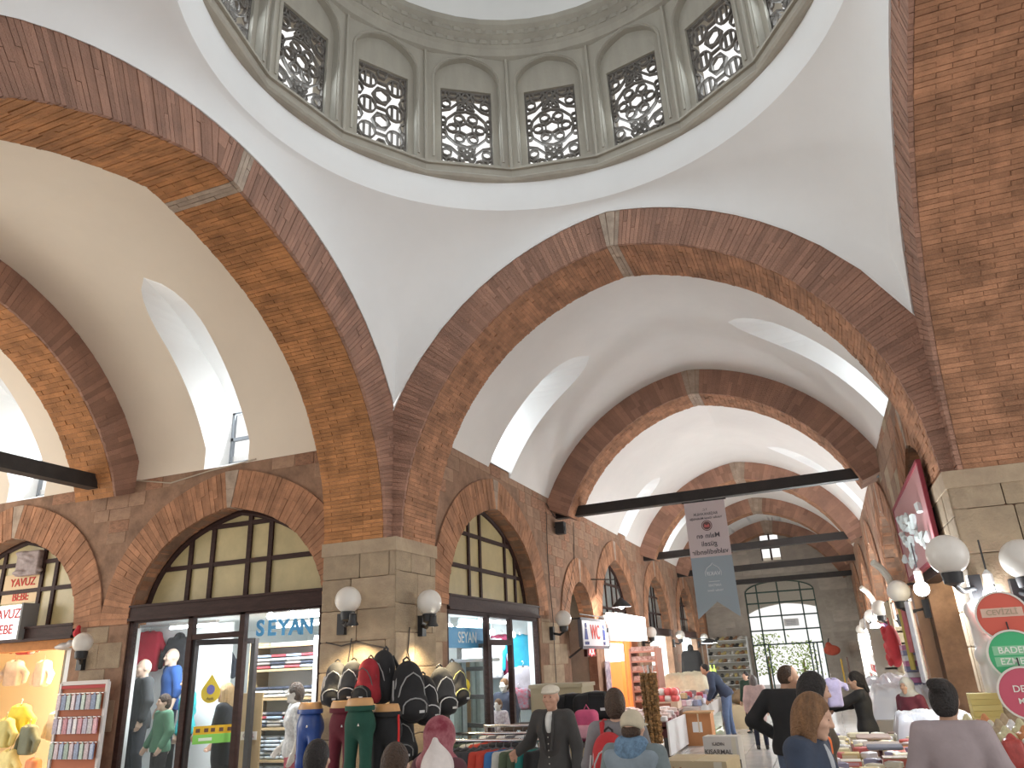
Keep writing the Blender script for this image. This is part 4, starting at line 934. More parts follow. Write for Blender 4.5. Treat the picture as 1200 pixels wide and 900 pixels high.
# ---------------------------------------------------------------- mannequins and clothes in the corner shop
doll=SK['doll']; wdoll=mat('white_mannequin',(.66,.62,.56),.4)
def mann(u,v,Y,rz,label,H=None,X=None,**k):
    q=P(u,v,Y=Y) if X is None else P(u,v,X=X); H=H or q.z/(1.585/1.7); dz=q.z-1.585/1.7*H
    r,U,Hh=figure('mannequin',label,'mannequin',(q.x,q.y,max(0,dz)),rz,H,vox=.012,**k)
    if dz>.02: MB().lathe([(.2,-max(0,dz)/(H/1.7)),(.2,-max(0,dz)/(H/1.7)+.03),(.03,-max(0,dz)/(H/1.7)+.05),(.03,.05)],(0,0,0),16).build('stand',chrome,r,True)
    else: MB().lathe([(.2,0),(.2,.015),(.01,.02)],(0,-.03,0),16).build('base_plate',chrome,r)
    return r,U,Hh
mann(170,783,8.62,PI-.5,'mannequin in a dark grey tracksuit in the left clothes window',H=1.72,skin=doll,top=('tracksuit_top',cloth('dark_grey_track',(.05,.055,.06))),bottom=('tracksuit_bottom',cloth('dark_grey_track2',(.035,.04,.05))),topr=.03,hem=.80,armR=((.26,-.03,1.15),(.27,.06,.92)),armL=((-.26,-.02,1.15),(-.27,.05,.92)),legs=(((-.19,.03,.5),(-.26,.0,.09)),((.14,.03,.5),(.17,.0,.09))))
mann(203,770,9.25,PI-.45,'mannequin in a blue polo shirt behind the boy mannequin',H=1.75,skin=doll,top=('polo_shirt',cloth('royal_blue',(.03,.10,.33))),sleeve=.3,bottom=('trousers',cloth('navy_trousers',0)),hair=None)
mann(193,823,8.42,PI-.4,'boy mannequin with brown hair in a green sweater',H=1.42,skin=doll,top=('sweater',cloth('moss_green',(.10,.25,.16))),topr=.03,bottom=('trousers',cloth('black_trousers',0)),hair='short',hairm_=HB['brown'],armR=((.27,-.02,1.16),(.30,.1,.94)),armL=((-.27,-.02,1.16),(-.28,.1,.95)))
mann(222,800,9.1,PI-1.0,'mannequin in a bright teal sweater beside the glass door',H=1.6,skin=doll,top=('sweater',cloth('teal_sweater',(.02,.42,.46))),bottom=('trousers',cloth('black_trousers',0)),armR=((.27,-.02,1.16),(.30,.12,.96)))
wm,U,Hh=mann(347,812,8.62,PI-.75,'smiling woman mannequin in a printed white top and pink trousers',skin=wdoll,female=True,top=('printed_top',mat('printed_white_jersey',(.75,.74,.72),.8,color2=(.42,.42,.43),nscale=26)),sleeve=.2,hem=.84,bottom=('trousers',cloth('pink_trousers',(.50,.10,.14))),hair='short',hairm_=HB['brown'],armR=((.25,-.05,1.15),(.30,.12,.93)),head=(-.3,0))
mann(591,803,13.05,PI-.1,'taller boy mannequin with fair hair in the corner shop doorway',skin=wdoll,top=('shirt',cloth('navy_shirt',0)),bottom=('trousers',cloth('black_trousers',0)),hair='short',hairm_=HB['auburn'])
mann(584,826,12.5,PI-.2,'shorter boy mannequin in a pale printed shirt in the corner shop doorway',skin=wdoll,top=('shirt',mat('pale_print_shirt',(.66,.60,.60),.8,color2=(.3,.22,.25),nscale=16)),bottom=('trousers',cloth('grey_trousers',(.2,.2,.22))),hair='short',hairm_=HB['auburn'],armR=((.25,.02,1.15),(.05,.22,1.12)),armL=((-.25,.02,1.15),(-.05,.24,1.08)))
def garment(name,label,cat,loc,rz,m,w=.22,h=.33,sl=.5,group=None,hood=False,stripe=None,th=.06,badge=None,sc=1):
    """hung upper garment with sleeves, hanger and hook; shoulders at loc"""
    r=thing(name,label,cat,loc,rz,group); r.scale=(sc,)*3
    pr=[Bx((0,0,-h),(w-.05,th-.03,h-.03),.05,.03),El((0,0,-.12),(w*.95,th+.025,.13),.04)]
    for s in (-1,1): pr+=[C((s*(w-.06),0,-.05),(s*(w+.10),.01,-.05-sl*.55),.06,.052,.04),C((s*(w+.10),.01,-.05-sl*.55),(s*(w+.11),-.02,-.05-sl),.052,.045,.02)]
    pr+=[C((-.06,0,.0),(.06,0,.0),.045,None,.03)]
    if hood: pr+=[El((0,.02,.03),(.11,.08,.09),.03),El((0,-.07,.03),(.06,.06,.06),.02,'s')]
    else: pr+=[El((0,-.04,.05),(.055,.05,.05),.01,'s')]
    sdfobj('cloth',pr,.014,m,r)
    MB().tube([(0,0,.02),(0,0,.07),(.02,0,.10),(0,0,.125),(-.02,0,.11)],.004,6).build('hanger_hook',chrome,r)
    MB().tube([(-w*.8,0,-.04),(0,0,.03),(w*.8,0,-.04)],.008,6).build('hanger',pmat((.08,.07,.06)),r)
    MB().bar((0,-th-.012,-.08),(0,-th-.012,-2*h+.1),.012,.004,up=(0,1,0)).build('zip',stripe or pmat((.6,.6,.6)),r)
    if badge: MB().lathe([(0,-.003),(.025,-.003),(.025,.003),(0,.003)],(.09,-th-.02,-.16),12,mat=Matrix.Rotation(PI/2,3,'X')).build('badge',badge,r)
    return r
def gp(u,v,Y=None,X=None): return P(u,v,Y=Y,X=X)
garment('track_jacket','red track jacket hung high in the left clothes window','jacket',gp(176,742,Y=9.45),.35,cloth('red_track',(.50,.02,.05)),badge=pmat((.8,.8,.8)),sc=.85)
garment('track_jacket','black hooded jacket hung beside the red one','jacket',gp(210,748,Y=9.5),.3,cloth('black_track',(.03,.03,.035)),hood=True,badge=pmat((.5,.5,.5)),sc=.75)
garment('jersey','mint green jersey hung inside the glass doorway','shirt',gp(243,782,Y=9.9),.5,cloth('mint',(.36,.62,.48)),sl=.35)
garment('jacket','navy jacket hung deep in the glass doorway','jacket',gp(252,752,Y=10.4),.6,cloth('navy_shirt',0))
garment('track_jacket','turquoise track jacket hung at the right of the corner shop window','jacket',gp(609,746,Y=13.7),.4,cloth('turquoise',(.02,.33,.50)),badge=pmat((.8,.85,.9)))
garment('shirt','maroon shirt hung in the corner shop doorway','shirt',gp(588,746,Y=13.65),.4,cloth('maroon',(.20,.015,.05)),sl=.3)
garment('dress','grey lilac dress hung below the turquoise jacket','dress',gp(613,783,Y=13.55),.4,cloth('lilac_grey',(.48,.45,.50)),h=.34,sl=.2)
garment('shirt','pale striped shirt hung left in the corner shop doorway','shirt',gp(575,750,Y=13.5),.4,cloth('pale_stripe',(.55,.55,.58),nvar=.5,nscale=20),sl=.3)
garment('shirt','red printed shirt folded over a stand in the corner shop window','shirt',gp(608,808,Y=13.4),.4,mat('red_print',(.40,.04,.07),.8,color2=(.2,.25,.3),nscale=14),h=.2,sl=.25,sc=.8)
for o in list(COL.objects):
    if o.get('label','').startswith('red printed shirt'): MB().tube([(0,0,-.3),(0,0,-o.location.z/.8+.02)],.015,8).build('stand',chrome,o); MB().lathe([(.15,-o.location.z/.8),(.15,-o.location.z/.8+.02),(.01,-o.location.z/.8+.03)],(0,0,0),14).build('base_plate',chrome,o)
# yellow drop-shaped hanging sign
p=gp(247,810,Y=8.36); ys=thing('hanging_sign','yellow drop shaped sign hung behind the shop door glass','sign',p,.6)
dp=[(.12*math.sin(t),-.02+.125*-math.cos(t)) for t in np.linspace(-2.2,2.2,17)]+[(0,.21)]
MB().prism(dp,(0,-.006,0),(1,0,0),(0,0,1),(0,.012,0)).build('sign_plate',mat('yellow_sign',(.80,.58,.02),.4),ys)
MB().lathe([(0,0),(.05,0),(.05,.004),(0,.004)],(0,-.007,.02),14,sy=1.2,mat=Matrix.Rotation(PI/2,3,'X')).build('emblem',pmat((.16,.15,.45)),ys)
text('Açık','lettering',pmat((.1,.07,.03)),ys,(0,-.012,-.09),.05,(1,0,0),(0,0,1))
MB().tube([(0,0,.2),(0,0,.5)],.003,4).build('cord',blackm,ys)
# orange and green sticker strip on the door leaf
st=thing('door_sticker','yellow and green sticker strip on the shop door glass','sticker',(-7.53,8.33,1.13),math.atan2(.48,.58))
MB().bb(-.25,.25,-.004,.0,.0,.10).build('yellow_band',pmat((.75,.45,.03)),st); MB().bb(-.25,.25,-.004,.0,-.11,.0).build('green_band',pmat((.25,.62,.12)),st)
for i,x in enumerate((-.2,-.1,-.02,.08,.18)): MB().bb(x-.02,x+.03,-.007,-.004,.025,.07).build('print_mark',pmat((.15,.08,.05)),st)
MB().bb(-.18,-.02,-.007,-.004,-.075,-.04).build('print_mark',pmat((.75,.85,.7)),st)
# shop name in blue letters on the window (faces the street)
blue=mat('blue_vinyl',(.05,.36,.72),.5); 
for i,ch in enumerate('SEYAN'):
    q=P(305+i*13.6,737-i*.6,Y=8.2); t=tag(text(ch,'letter_'+ch.lower(),blue,None,q,.27,(1,0,0),(0,0,1),.006,bold=.03),'blue letter %s of the shop name at the top of the shelf window'%ch,'letter','blue shop name letters')
bb_=tag(MB().bb(-5.06,-5.04,10.05,11.35,2.05,2.34).build('name_strip',blue),'blue strip with pale lettering at the top of the corner shop window','sign')
text('SEYAN','lettering',pmat((.75,.88,.95)),bb_,(-5.035,10.75,2.19),.22,(0,1,0),(0,0,1))
# shelves of folded clothes
sh=thing('shelf_unit','wooden shelf unit of folded clothes in the right clothes window','shelf',(0,0,0))
for i,z in enumerate((.35,.72,1.12,1.5,1.88,2.2)): MB().bb(-7.75,-6.4,9.2,9.6,z-.03,z).build('shelf_board',mat('pale_wood',(.55,.40,.22),.6,nvar=.2,streak=.2),sh)
for x in (-7.77,-6.38): MB().bb(x-.02,x+.02,9.2,9.62,0,2.25).build('side_panel',mat('pale_wood',0),sh)
MB().bb(-7.75,-6.4,9.6,9.62,0,2.25).build('back_panel',pan,sh)
def folded(loc,m,group,label,dim=(.26,.24,.055)):
    if 'fold' not in BLK:
        BLK['fold']=sdfmesh('folded',[Bx((0,0,0),(.36,.36,.22),.12,.01)],.09,pmat((.5,.5,.5)))
    o=link('folded_garment',BLK['fold'],None,None,loc); o.scale=dim; o.material_slots[0].link='OBJECT'; o.material_slots[0].material=m; return tag(o,label,'clothes',group)
FC=[((.75,.75,.74),'white'),((.35,.45,.58),'denim blue'),((.05,.06,.09),'dark navy'),((.55,.62,.68),'pale blue'),((.45,.08,.10),'dark red'),((.30,.28,.27),'grey')]
for si,z in enumerate((.35,.72,1.12,1.5,1.88)):
    for j in range(5):
        n=(6,6,4,3,4)[si]
        for k in range(n):
            c,nm=FC[(3 if si<2 else (j*3+k+si)%6) if si!=3 else (0 if k<2 else 2)]
            folded((-7.60+j*.26,9.36+rnd.uniform(-.02,.02),z+.028+k*.05),pmat(c,.9),'folded clothes on the shop shelves','%s folded garment, %s from the bottom of the %s pile on the %s shelf'%(nm,ORDN[k],ORDN[j],ORDN[si]))
cbp=thing('cardboard_sheet','tan cardboard panel with a white price card leaning below the shelves','panel',P(292,865,Y=8.7),.1)
MB().bb(-.17,.17,-.01,.01,-1.0,.55).build('board',mat('cardboard',(.48,.34,.17),.8,nvar=.12),cbp); pc=MB().bb(-.12,.12,-.018,-.011,-.02,.08).build('price_card',pmat((.8,.75,.7)),cbp); text('ÖZEL','lettering',pmat((.25,.12,.12)),cbp,(0,-.02,.03),.07,(1,0,0),(0,0,1))
sg=thing('oval_sign','small black stand sign with an oval white label before the boy mannequin','sign',P(193,880,Y=8.6),.2)
MB().bb(-.13,.13,-.01,.01,-.9,.08).build('board',pmat((.03,.03,.035)),sg); MB().lathe([(0,0),(.06,0),(.06,.006),(0,.006)],(0,-.012,.0),18,sx=1.25,mat=Matrix.Rotation(PI/2,3,'X')).build('oval_label',pmat((.75,.66,.6)),sg); text('Sale','lettering',pmat((.2,.1,.1)),sg,(0,-.02,0),.05,(1,0,0),(0,0,1))
# curtain-like clothes hanging in the left part of the corner shop window
for i in range(8):
    c=((.50,.62,.60),(.42,.52,.50),(.60,.70,.70),(.45,.33,.18))[i%4]; y=P(529+i*5.2,790,X=-5.35).y; pr=MB(); n=14
    pts=[(-5.35+.03*math.sin(j*2.1+i),y+j*.013) for j in range(n)]
    for (x0,y0),(x1,y1) in zip(pts,pts[1:]): pr.hexa([(x0,y0,.3),(x1,y1,.3),(x1-.02,y1,.3),(x0-.02,y0,.3),(x0,y0,1.85),(x1,y1,1.85),(x1-.02,y1,1.85),(x0-.02,y0,1.85)])
    tag(pr.build('hanging_curtain',cloth('curtain%d'%(i%4),c),smooth=True),'%s fabric length, %s from the pier in the corner shop window'%(('pale aqua','grey green','white aqua','brown')[i%4],ORDN[i]),'curtain','fabric lengths in the corner shop window')
struct(MB().bb(-5.42,-5.3,10.6,12.6,1.85,1.9).build('trim_1',pmat((.6,.62,.6))),'pale rail above the fabric lengths','trim')
globem=mat('opal_globe',(.74,.71,.66),.3,nvar=.06,nscale=3)
def globe(u,v,wall,label,lit=0,r=.15,X=None,Y=None,D=None):
    q=P(u,v,X=X,Y=Y) if D is None else PD(u,v,D); g=thing('globe_lamp',label,'lamp',q)
    MB().ball((0,0,0),r,20,14).build('globe',globem,g,True)
    MB().lathe([(.03,-r-.09),(.075,-r-.07),(.085,-r+.015),(.05,-r+.03)],(0,0,0),16).build('socket',blackm,g,True)
    w=Vector(wall)-q; w.z=0; b=MB(); b.tube([(0,0,-r-.08),(w.x*.3,w.y*.3,-r-.13),(w.x*.8,w.y*.8,-r-.10),(w.x,w.y,-r-.12)],.022,8)
    d=w.normalized(); b.box((w.x-d.x*.02,w.y-d.y*.02,-r-.10),(.05,.05,.12)); b.build('bracket',blackm,g,True); return g
globe(408,703,(-5.34,7.9,0),'white globe lamp on the left face of the corner pier',Y=7.62)
globe(503,706,(-4.62,8.5,0),'white globe lamp on the right face of the corner pier',X=-4.36)
globe(97,753,(-9.7,8.04,0),'white globe lamp between the two side arm shops',Y=7.78,r=.13)
for u,v,lab in ((660,725,'white globe lamp at the left end of the WC sign'),(708,729,'white globe lamp at the right end of the WC sign'),(763,741,'white globe lamp after the shop with the light box'),(797,744,'white globe lamp after the third hall shop'),(825,747,'white globe lamp nearest the far wall on the left')):
    q=P(u,v,X=-4.52); globe(u,v,(-4.79,q.y,0),lab,X=-4.52)
globe(1110,650,(1.30,7.88,0),'largest white globe lamp, beside the right pier',D=6.3,r=.165)
globe(1197,655,(1.6,7.88,0),'white globe lamp cut by the right edge of the picture',D=6.35,r=.165)
for i,(u,v) in enumerate(((1053,693),(1031,713),(1021,722),(1014,731),(1009,738))):
    q=P(u,v,X=1.02); globe(u,v,(1.34,q.y,0),'white globe lamp on the right wall, %s from the bright bulb'%ORDN[i],X=1.02)
bulbm=mat('lit_bulb',(1,.93,.80),.4,emit=22); coldm=mat('lit_cold_bulb',(.88,.94,1),.4,emit=22)
def flood(u,v,tgt,label,pw,col=(1,.80,.48),Y=None,X=None,D=None):
    q=P(u,v,X=X,Y=Y) if D is None else PD(u,v,D); t=(Vector(tgt)-q).normalized(); f=thing('spot_lamp',label,'lamp',q)
    rot=t.to_track_quat('-Z','Y').to_matrix()
    MB().lathe([(.02,.13),(.04,.12),(.045,.04),(.07,0),(.066,0)],(0,0,0),16,mat=rot,cap=False).build('shade',blackm,f,True)
    MB().ball(rot@Vector((0,0,.02)),.035,12,8).build('bulb',bulbm,f,True); spot('spot_beam',q+t*.06,q+t*2,pw,col,110); return f
flood(413,732,(-5.2,7.85,.9),'small spot lamp under the left globe of the pier, shining on the bags',70,Y=7.55)
flood(507,733,(-4.55,8.5,.9),'small spot lamp under the right globe of the pier, shining on the bags',70,X=-4.3)
for u,v,yy in ((527,735,0),(538,737,1),(549,740,2),(577,741,3),(601,744,4)):
    q=P(u,v,X=-5.2); b=tag(MB().ball((0,0,0),.05,12,8).build('light_bulb',coldm,None,True,loc=q),'bare lit bulb hanging in the corner shop window, %s from the pier'%ORDN[yy],'lamp','bulbs in the corner shop window'); MB().tube([(0,0,.05),(0,0,.13)],.018,8).build('bulb_holder',pmat((.8,.8,.8)),b)
point('bulb_light',P(560,742,X=-5.5),14,(.9,.96,1),.3)
for u,v,yy in ((317,722,0),(343,720,1),(362,719,2)):
    q=P(u,v,Y=8.55); tag(MB().ball((0,0,0),.05,12,8).build('light_bulb',coldm,None,True,loc=q),'bare lit bulb above the blue shop letters, %s from the left'%ORDN[yy],'lamp','bulbs above the blue letters')
# cables
def cable(pts,label,r=.008,c=(.06,.05,.045)): return tag(MB().tube(pts,r,6).build('cable',pmat(c)),label,'cable')
cable([P(412,748,Y=7.87),P(408,775,Y=7.87),P(420,800,Y=7.87)],'thin cable hanging under the left pier spot lamp')
cable([P(382,753,Y=7.87),P(400,757,Y=7.87),P(418,752,Y=7.87),P(455,760,Y=7.87)],'thin cable strung across the left pier face')
cable([P(480,735,X=-4.6),P(478,765,X=-4.6),P(484,790,X=-4.6)],'thin cable hanging on the right pier face')
cable([P(640,600,X=-4.77),P(642,660,X=-4.77),P(648,725,X=-4.77),P(652,800,X=-4.77)],'thin dark cable running down beside the corner shop arch')
cable([P(672,612,X=-4.77),P(673,660,X=-4.77),P(664,705,X=-4.77),P(660,720,X=-4.77)],'thin dark cable curving down to the WC sign lamp')
cable([P(640,590,X=-4.77),P(650,606,X=-4.77),P(657,604,X=-4.77)],'thin cable beside the foot of the first hall rib')
cable([P(160,563,Y=8.03),P(200,566,Y=8.03),P(245,552,Y=8.03),P(300,538,Y=8.03)],'loose thin cable lying along the top of the side arm wall',.01,(.45,.38,.3))
sp=thing('loudspeaker','small black loudspeaker box on the wall below the first tie beam','speaker',P(657,619,X=-4.66)); MB().box((0,0,0),(.09,.08,.12)).build('housing',blackm,sp); MB().lathe([(0,0),(.055,0),(.06,.012)],(0.09,0,-.02),14,mat=Matrix.Rotation(PI/2,3,'Y')).build('grille',pmat((.06,.06,.06)),sp); MB().tube([(-.05,0,0),(-.14,0,.04)],.02,6).build('bracket',blackm,sp)
# leg forms with sports trousers
ltan=mat('tan_form',(.62,.34,.14),.4,nvar=.1)
def legform(u,v,Y,m,label,stripe=None,rz=PI):
    q=P(u,v,Y=Y); r=thing('leg_form',label,'mannequin',(q.x,q.y,0),rz); z=q.z; r.scale=(.9,.9,1)
    MB().lathe([(.105,z-.10),(.118,z-.07),(.108,z-.02),(.098,z),(0,z)],(0,0,0),24,sx=1.45,sy=.95).build('waist_form',ltan,r,True)
    pr=[El((0,-.01,z-.22),(.175,.125,.17),.04)]
    for s in (-1,1): pr+=[C((s*.085,0,z-.26),(s*.10,.02,z-.62),.088,.06,.03),C((s*.10,.02,z-.62),(s*.10,-.02,z-1.0),.06,.042,.03),El((s*.075,-.07,z-.26),(.08,.06,.09),.04)]
    pr+=[Pl((0,0,z-.07),(0,0,1))]
    sdfobj('trousers',pr,.012,m,r)
    MB().lathe([(.122,z-.115),(.126,z-.10),(.124,z-.07),(.120,z-.068)],(0,0,0),24,sx=1.45,sy=.95,cap=False).build('waistband',m,r,True)
    if stripe: MB().tube([(-.172,.03,z-.10),(-.178,.03,z-.25),(-.168,.02,z-.45),(-.155,.02,z-.70),(-.145,-.02,z-1.0)],.013,6).build('side_stripe',stripe,r,True)
    else: MB().prism([(-.012,-.01),(.012,-.01),(0,.014)],(-.06,.115,z-.24),(1,0,0),(0,0,1),(0,.006,0)).build('logo_mark',pmat((.7,.7,.7)),r)
    MB().tube([(0,0,z-.98),(0,0,.03)],.018,8).build('pole',chrome,r); MB().lathe([(.19,0),(.19,.02),(.02,.035)],(0,0,0),16).build('base_plate',chrome,r)
legform(364,823,7.55,mat('shiny_blue_track',(.02,.07,.30),.3,nvar=.2,nscale=9),'leg form in shiny blue track trousers',rz=PI-.1)
legform(403,821,7.3,cloth('maroon_track',(.13,.012,.025)),'leg form in maroon track trousers')
legform(422,818,6.95,cloth('green_track',(.012,.075,.05)),'leg form in dark green track trousers')
legform(453,825,7.15,cloth('black_track2',(.015,.015,.017)),'leg form in black track trousers with a red side stripe',stripe=pmat((.65,.03,.03)))
# hanging backpacks
bk=cloth('black_nylon',(.016,.016,.018)); gk=cloth('charcoal_nylon',(.06,.06,.062)); rk=cloth('red_black_nylon',(.35,.02,.03)); wt=pmat((.7,.7,.7),.5)
for u,v,Yy,rz,m,acc,tr,lab,sc in ((394,803,7.62,.25,gk,bk,wt,'charcoal backpack with white zips, leftmost on the pier',.98),(413,801,7.52,.15,gk,bk,wt,'dark grey backpack with a white flash beside the leftmost one',.95),(432,800,7.5,-.1,rk,bk,pmat((.1,.1,.1)),'red backpack with a black pocket on the pier',1.0),(449,794,7.66,-.3,bk,bk,pmat((.3,.3,.3)),'tall plain black backpack at the pier corner',1.15)):
    b=rucksack('backpack',lab,m,P(u,v,Y=Yy),rz,sc,acc=acc,trim=tr,group='backpacks hung on the pier')
for u,v,X_,rz,m,acc,tr,lab,sc in ((478,812,-4.30,.9,bk,bk,pmat((.3,.3,.3)),'largest black backpack hung right of the pier corner',1.3),(497,821,-4.24,1.0,bk,bk,wt,'black backpack with a white side stripe next to the largest one',1.05),(517,812,-4.2,1.0,gk,bk,wt,'grey topped backpack with a white zip arch right of the pier',1.1),(532,803,-4.25,1.15,gk,bk,pmat((.7,.7,.3)),'black backpack farthest right, with a grey badge',1.05),(471,866,-4.35,.6,bk,bk,pmat((.25,.25,.25)),'black backpack hung low under the largest one',1.0)):
    rucksack('backpack',lab,m,P(u,v,X=X_),rz,sc,acc=acc,trim=tr,group='backpacks hung on the pier')
tag(MB().ball((0,0,0),.09,16,10,(1,.6,1)).build('yellow_ball',pmat((.85,.65,.03),.5),None,True,loc=P(544,803,X=-4.9)),'yellow ball peeping out behind the last backpack','ball')
# clothes rail with garments
def rail(x0,x1,y,z,label,dz=.0):
    r=thing('clothes_rail',label,'clothes rail',((x0+x1)/2,y,0)); w=(x1-x0)/2
    MB().tube([(-w,0,z),(w,0,z+dz)],.016,10).build('rail_bar',chrome,r,True)
    for s in (-1,1):
        MB().tube([(s*(w-.03),0,z),(s*(w-.03),0,.05)],.018,8).build('post',chrome,r); MB().bar((s*(w-.03),-.28,.04),(s*(w-.03),.28,.04),.035,.035).build('foot',chrome,r)
    return r
rail(-4.15,-2.75,7.75,1.07,'chrome clothes rail nearest the man in the flat cap'); rail(-4.1,-3.0,8.15,1.10,'second chrome clothes rail behind the first'); rail(-3.85,-2.9,8.6,1.14,'third chrome clothes rail nearest the corner shop')
gme=sdfmesh('rail_garment',[Bx((0,0,-.32),(.19,.012,.26),.03,.03),El((0,0,-.10),(.20,.045,.08),.03)]+[C((s*.19,0,-.08),(s*.26,0,-.5),.05,.04,.03) for s in (-1,1)],.018,pmat((.5,.5,.5)))
hme=MB(); hme.tube([(-.18,0,-.06),(0,0,.0),(.18,0,-.06)],.007,6); hme.tube([(0,0,.0),(0,0,.03),(.014,0,.05),(0,0,.064),(-.012,0,.055)],.004,5); hmesh=hme.mesh('hanger',pmat((.12,.12,.13),.4),True)
RC=[((.02,.02,.022),'black')]*5+[((.05,.05,.055),'charcoal')]*2+[((.55,.06,.035),'bright red')]*2+[((.05,.17,.42),'blue'),((.55,.55,.5),'pale grey'),((.09,.12,.07),'olive patterned'),((.07,.10,.06),'dark olive'),((.02,.22,.2),'teal'),((.02,.02,.025),'black')]
rgm={}
for ri,(x0,y,z,n,cc) in enumerate(((-4.02,7.75,1.005,15,RC),(-3.95,8.15,1.035,9,RC[::-2]+[((.6,.6,.62),'white')]*2),(-3.7,8.6,1.075,7,[((.6,.6,.62),'white'),((.1,.1,.12),'black')]*4))):
    for k in range(n):
        c,nm=cc[k%len(cc)]; m=cloth('rail_%02d%02d%02d'%tuple(int(q*99) for q in c),c)
        o=link('rail_garment',gme,None,None,(x0+k*(.085 if ri==0 else .11),y,z),PI/2-.55+rnd.uniform(-.08,.08)); o.material_slots[0].link='OBJECT'; o.material_slots[0].material=m
        tag(o,'%s garment, %s from the left on the %s clothes rail'%(nm,ORDN[k],['nearest','second','third'][ri]),'clothes','garments on the clothes rails'); link('hanger',hmesh,o)
# bags behind the man
for u,v,Y,lab,sc in ((672,829,9.4,'black sports bag lying left behind the man in the flat cap',1.0),(700,828,9.2,'black sports bag with a grey zip lying beside the pinned up hair',1.05)):
    q=P(u,v,Y=Y); d=thing('duffel_bag',lab,'bag',(q.x,q.y,q.z),.25); d.scale=(sc,)*3
    sdfobj('shell',[Bx((0,0,0),(.19,.08,.05),.08,.02),El((0,0,.05),(.24,.13,.11),.05)],.014,bk,d); MB().tube([(-.2,-.02,.12),(0,-.03,.165),(.2,-.02,.12)],.007,6).build('zip',pmat((.35,.35,.36)),d,True)
    MB().tube([(-.1,-.15,.0),(-.08,-.17,.14),(.08,-.17,.14),(.1,-.15,.0)],.014,6).build('handle',bk,d,True); MB().box((.07,-.165,-.02),(.035,.004,.014)).build('badge',pmat((.6,.6,.6)),d)
tb=thing('bag_table','plain dark table under the sports bags','table',(-2.95,9.3,0)); MB().bb(-.85,.75,-.32,.35,1.06,1.1).build('top',pmat((.08,.06,.05)),tb)
for x in (-.8,.7):
    for y in (-.28,.3): MB().bb(x-.025,x+.025,y-.025,y+.025,0,1.06).build('leg',pmat((.08,.06,.05)),tb)
q=P(660,822,Y=11.0); cb_=thing('cabinet','plain tan cabinet standing behind the sports bags','cabinet',(q.x,q.y,0)); MB().bb(-.38,.38,-.3,.3,0,1.45).build('body',pmat((.42,.36,.24),.6),cb_); MB().bb(-.40,.40,-.32,.32,1.45,1.5).build('top',pmat((.45,.39,.27),.6),cb_); MB().bb(-.34,-.01,-.315,-.3,.08,1.38).build('door',pmat((.44,.37,.25),.6),cb_); MB().bb(.01,.34,-.315,-.3,.08,1.38).build('door',pmat((.44,.37,.25),.6),cb_)
pb=thing('backpack','pink child backpack standing under the black sports bags','backpack',P(688,850,Y=8.7)); sdfobj('shell',[Bx((0,0,0),(.07,.03,.10),.06,.02)],.012,cloth('pink_nylon',(.62,.10,.22)),pb); sdfobj('pocket',[Bx((0,-.09,-.06),(.06,.012,.04),.03,.02)],.012,cloth('pale_pink_nylon',(.7,.35,.42)),pb); MB().tube([(-.03,.02,.16),(0,.02,.21),(.03,.02,.16)],.008,6).build('carry_loop',pmat((.5,.1,.2)),pb,True)
q=pb.location; st_=thing('stool','low dark stool carrying the pink child backpack','stool',(q.x,q.y,0)); MB().bb(-.17,.17,-.15,.15,q.z-.21,q.z-.165).build('seat',pmat((.1,.08,.07)),st_)
for x in (-.13,.13):
    for y in (-.11,.11): MB().bb(x-.015,x+.015,y-.015,y+.015,0,q.z-.2).build('leg',pmat((.1,.08,.07)),st_)
# WC sign
wc=thing('wc_sign','white WC sign with red letters and two blue figures over the passage','sign',(-4.5,15.85,2.3),PI/2)
MB().bb(-.98,1.0,-.03,.03,-.24,.24).build('panel',pmat((.66,.66,.70),.4),wc); fr=MB()
for a,b in (((-1,0,-.26),(1.02,0,-.26)),((-1,0,.26),(1.02,0,.26)),((-1,0,-.26),(-1,0,.26)),((1.02,0,-.26),(1.02,0,.26))): fr.bar(a,b,.05,.08)
fr.build('frame',pmat((.12,.12,.14)),wc); nav=pmat((.03,.05,.22))
text('WC','lettering',pmat((.65,.07,.06)),wc,(-.05,-.036,.02),.40,(1,0,0),(0,0,1),.004)
for s,x in ((-1,-.72),(1,.62)):
    f=MB(); f.lathe([(0,0),(.055,0),(.055,.006),(0,.006)],(x,-.034,.15),14,mat=Matrix.Rotation(PI/2,3,'X')); f.prism([(x-.12,-.12),(x+.12,-.12),(x+.05,.09),(x-.05,.09)] if s<0 else [(x-.09,-.12),(x+.09,-.12),(x+.09,.09),(x-.09,.09)],(0,-.032,0),(1,0,0),(0,0,1),(0,-.006,0)); f.build('figure_symbol',nav,wc)
text('BAYAN','lettering',nav,wc,(-.70,-.036,-.19),.09,(1,0,0),(0,0,1)); text('BAY','lettering',nav,wc,(.62,-.036,-.19),.10,(1,0,0),(0,0,1)); text('i','lettering',nav,wc,(.9,-.036,-.15),.12,(1,0,0),(0,0,1))
bq=MB(); bq.tube([(-1.0,.0,.28),(-1.0,.25,.28)],.015,6); bq.tube([(1,0,.28),(1,.25,.28)],.015,6); bq.tube([(-1,0,-.28),(-1.05,.25,-.45)],.02,6); bq.tube([(-1.0,0,.36),(1.0,0,.36)],.012,6); bq.build('bracket',blackm,wc)
le=thing('led_sign','small red glowing LED sign hanging under the WC sign','sign',(-4.55,15.6,1.95),PI/2); MB().bb(-.32,.32,-.03,.04,-.09,.09).build('housing',pmat((.05,.01,.01)),le); text('AÇIK','led_text',mat('led_red',(1,.10,.10),.5,emit=9),le,(0,-.035,0),.17,(1,0,0),(0,0,1)); MB().tube([(0,0,.09),(0,0,.12)],.01,5).build('hanger',blackm,le)
point('led_glow',(-4.35,16.1,1.85),5,(1,.10,.05),.05)
